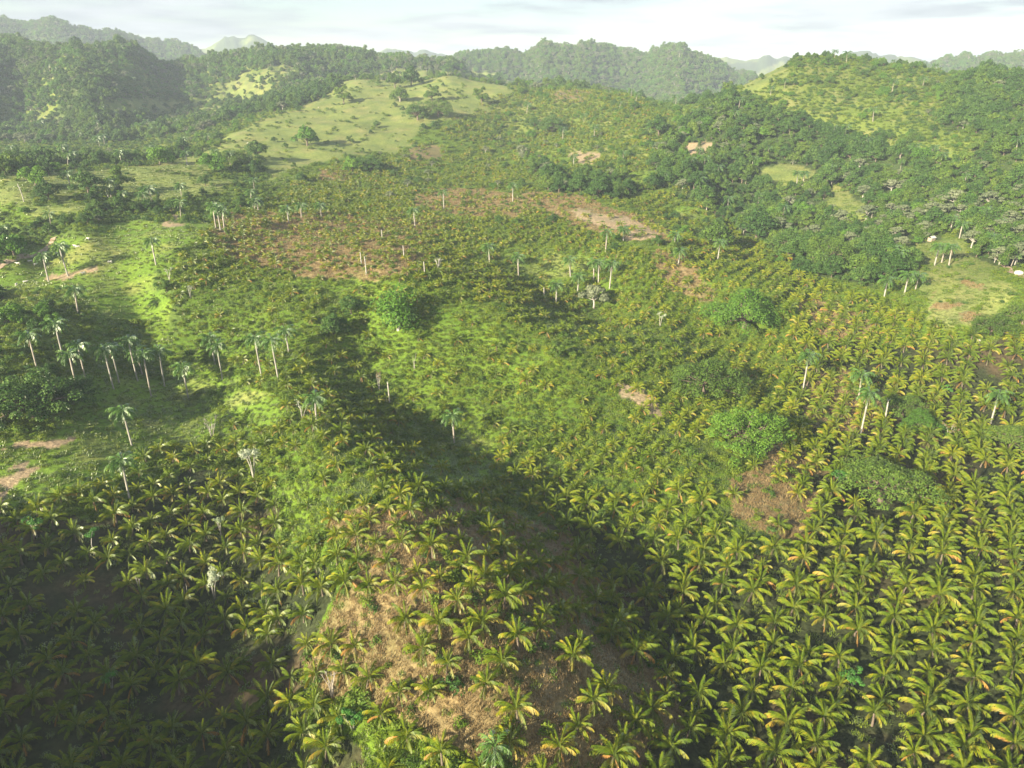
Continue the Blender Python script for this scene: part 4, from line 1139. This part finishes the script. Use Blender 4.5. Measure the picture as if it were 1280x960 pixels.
# ------------------------------------------------------------------ tracks
def strip(name, pix, wid, lift, m_, kind='structure'):
    P = at_many(pix)[:, :2]
    pts_ = []
    for a, c_ in zip(P, P[1:]):
        n_ = max(2, int(np.hypot(*(c_ - a)) / 2.0))
        for t in range(n_): pts_.append(a + (c_ - a) * t / n_)
    pts_.append(P[-1]); pts_ = np.array(pts_)
    for _ in range(6): pts_[1:-1] = (pts_[:-2] + pts_[1:-1] * 2 + pts_[2:]) / 4
    d = np.gradient(pts_, axis=0); d /= np.hypot(d[:, 0], d[:, 1])[:, None]
    nrm = np.stack([-d[:, 1], d[:, 0]], 1)
    offs = np.linspace(-.5, .5, 5) * wid
    V = np.concatenate([pts_ + nrm * (o_ * (1 + .25 * np.sin(np.arange(len(pts_)) * .9 + o_))[:, None]) for o_ in offs])
    Z = height(V[:, 0], V[:, 1]) + lift
    b_ = MB(); b_.v = [tuple(q) for q in np.column_stack([V, Z])]
    n_ = len(pts_)
    for k in range(4):
        for j in range(n_ - 1):
            b_.f.append((k*n_+j, k*n_+j+1, (k+1)*n_+j+1, (k+1)*n_+j)); b_.m.append(0)
    return tag(link(name, b_.mesh(name, [m_], True)), kind=kind)
strip('dirt_track', [(-40,350),(0,336),(30,322),(68,297)], 3.2, 0.25, M['track'])
strip('dirt_road', [(1236,282),(1252,296),(1268,306),(1300,322)], 5.0, 0.3, M['track'])
strip('dirt_path', [(1240,312),(1250,325),(1262,340),(1290,352)], 3.0, 0.3, M['track'])

# ------------------------------------------------------------------ cattle, boulder, hut
def cow_mesh(graze):
    b_ = MB()
    b_.tube([(-1.05,0,1.18),(-.95,0,1.15),(-.5,0,1.08),(.1,0,1.02),(.6,0,1.1),(.95,0,1.22),(1.25,0,1.3 if not graze else 1.0),(1.5,0,1.38 if not graze else .55)], [.12,.3,.36,.42,.38,.33,.19,.15], 9)
    hx, hz = (1.5, 1.38) if not graze else (1.5, .55)
    dx, dz = (.42, -.18) if not graze else (.22, -.38)
    b_.tube([(hx-.1,0,hz),(hx+dx*.5,0,hz+dz*.5),(hx+dx,0,hz+dz)], [.16,.15,.09], 7)
    for sx, sy in ((-.8,.2),(-.8,-.2),(.75,.18),(.75,-.18)):
        k = -.06 if sx < 0 else .03
        b_.tube([(sx,sy,.95),(sx+k,sy,.5),(sx-k*.3,sy,.02)], [.15,.085,.06], 6)
    b_.tube([(-1.08,0,1.2),(-1.2,0,.8),(-1.2,0,.45)], [.035,.03,.05], 5)
    for sd in (-1, 1):
        b_.tube([(hx,sd*.12,hz+.08),(hx-.03,sd*.32,hz+.06)], [.07,.03], 5)
    return b_.mesh('cow_body', [M['cow']], True)
CM = [cow_mesh(False), cow_mesh(True)]
hb = MB()
for sd in (-1, 1): hb.tube([(1.5,sd*.1,1.5),(1.48,sd*.26,1.62),(1.52,sd*.3,1.78)], [.035,.028,.01], 5)
HM = hb.mesh('cow_horns', [M['horn']], True)
COWS = [(94,309,'highest of the four up the bright meadow'),(98,310,'beside the highest one on the bright meadow'),(110,300,'farthest up the bright meadow by the hedge'),(72,318,'between the two meadow palms and the hedge'),
 (23,331,'left end of the row beside the dirt track'),(38,328,'middle of the row beside the dirt track'),(45,332,'right end of the row beside the dirt track'),(138,329,'in the long palm shadow on the meadow'),(105,343,'on the bare soil right of the two palms'),
 (21,357,'lower left corner of the meadow, left of two'),(32,354,'lower left corner of the meadow, right of two'),(398,135,'alone on the high pasture'),(310,180,'on the pasture ridge above the tree row')]
for i, ((bx, by, lb), P) in enumerate(zip(COWS, at_many([(a[0], a[1]) for a in COWS]))):
    root = bpy.data.objects.new('cow', None); root.location = P; root.rotation_euler = (0, 0, rnd.uniform(0, 6.28)); COL.objects.link(root)
    root.scale = (.85,) * 3
    link('body', CM[i % 2], root)
    if i % 2 == 0: link('horns', HM, root)
    tag(root, 'white cow standing ' + lb, 'cow', 'white cattle on the left pastures')
def boulder(name, px_, py_, wpx, label, m_='rock'):
    P = at(px_, py_); depth = P[1] * CP - (P[2] - CAM_Z) * SP; rr_ = wpx * depth / F / 2
    import bmesh
    bm = bmesh.new(); bmesh.ops.create_icosphere(bm, subdivisions=3, radius=1)
    for v in bm.verts:
        k = 1 + 0.35 * float(fbm(np.array([v.co.x * 3 + v.co.z]), np.array([v.co.y * 3 - v.co.z]), 1.3, 3, 12)[0])
        v.co = Vector((v.co.x * 1.0, v.co.y * .8, v.co.z * .65)) * k * rr_
    me = bpy.data.meshes.new(name); bm.to_mesh(me); bm.free(); me.materials.append(M[m_])
    o = link(name, me, loc=(P[0], P[1], P[2] + rr_ * .25)); tag(o, label, 'rock')
boulder('boulder', 1274, 343, 11, 'white limestone boulder beside the path at the right edge')
boulder('boulder', 1224, 426, 4, 'small white rock below the tan meadow')
# hut roof glimpsed among the trees
P = at(1164, 301)
root = bpy.data.objects.new('hut', None); root.location = P; root.rotation_euler = (0, 0, R(28)); COL.objects.link(root)
b_ = MB()
def box(b_, x0, x1, y0, y1, z0, z1):
    v = [(x0,y0,z0),(x1,y0,z0),(x1,y1,z0),(x0,y1,z0),(x0,y0,z1),(x1,y0,z1),(x1,y1,z1),(x0,y1,z1)]
    i = len(b_.v); b_.v += v
    for f in ((0,3,2,1),(4,5,6,7),(0,1,5,4),(1,2,6,5),(2,3,7,6),(3,0,4,7)): b_.f.append(tuple(i+k for k in f)); b_.m.append(0)
for sx, sy, w_, d_ in ((0,-1.2,1.7,.06),(0,1.2,1.7,.06),(-1.67,0,.06,1.1),(1.67,0,.06,1.1)):
    box(b_, sx-w_, sx+w_, sy-d_, sy+d_, -.4, 1.9)
link('wall', b_.mesh('hut_walls', [M['plank']]), root)
for sd in (-1, 1):
    b_ = MB()
    for k in range(12):
        x0 = -2.1 + k * .35; zz = .03 * (k % 2)
        b_.quad((x0,0.02*sd,2.75+zz),(x0+.35,0.02*sd,2.75+.03-zz),(x0+.35,1.6*sd,1.8+.03-zz),(x0,1.6*sd,1.8+zz))
    link('roof', b_.mesh('hut_roof', [M['zinc']]), root)
tag(root, 'small hut with a grey metal roof among trees above the tan meadow', 'hut')
print('total', round(time.time() - T0, 1), len(bpy.data.objects))
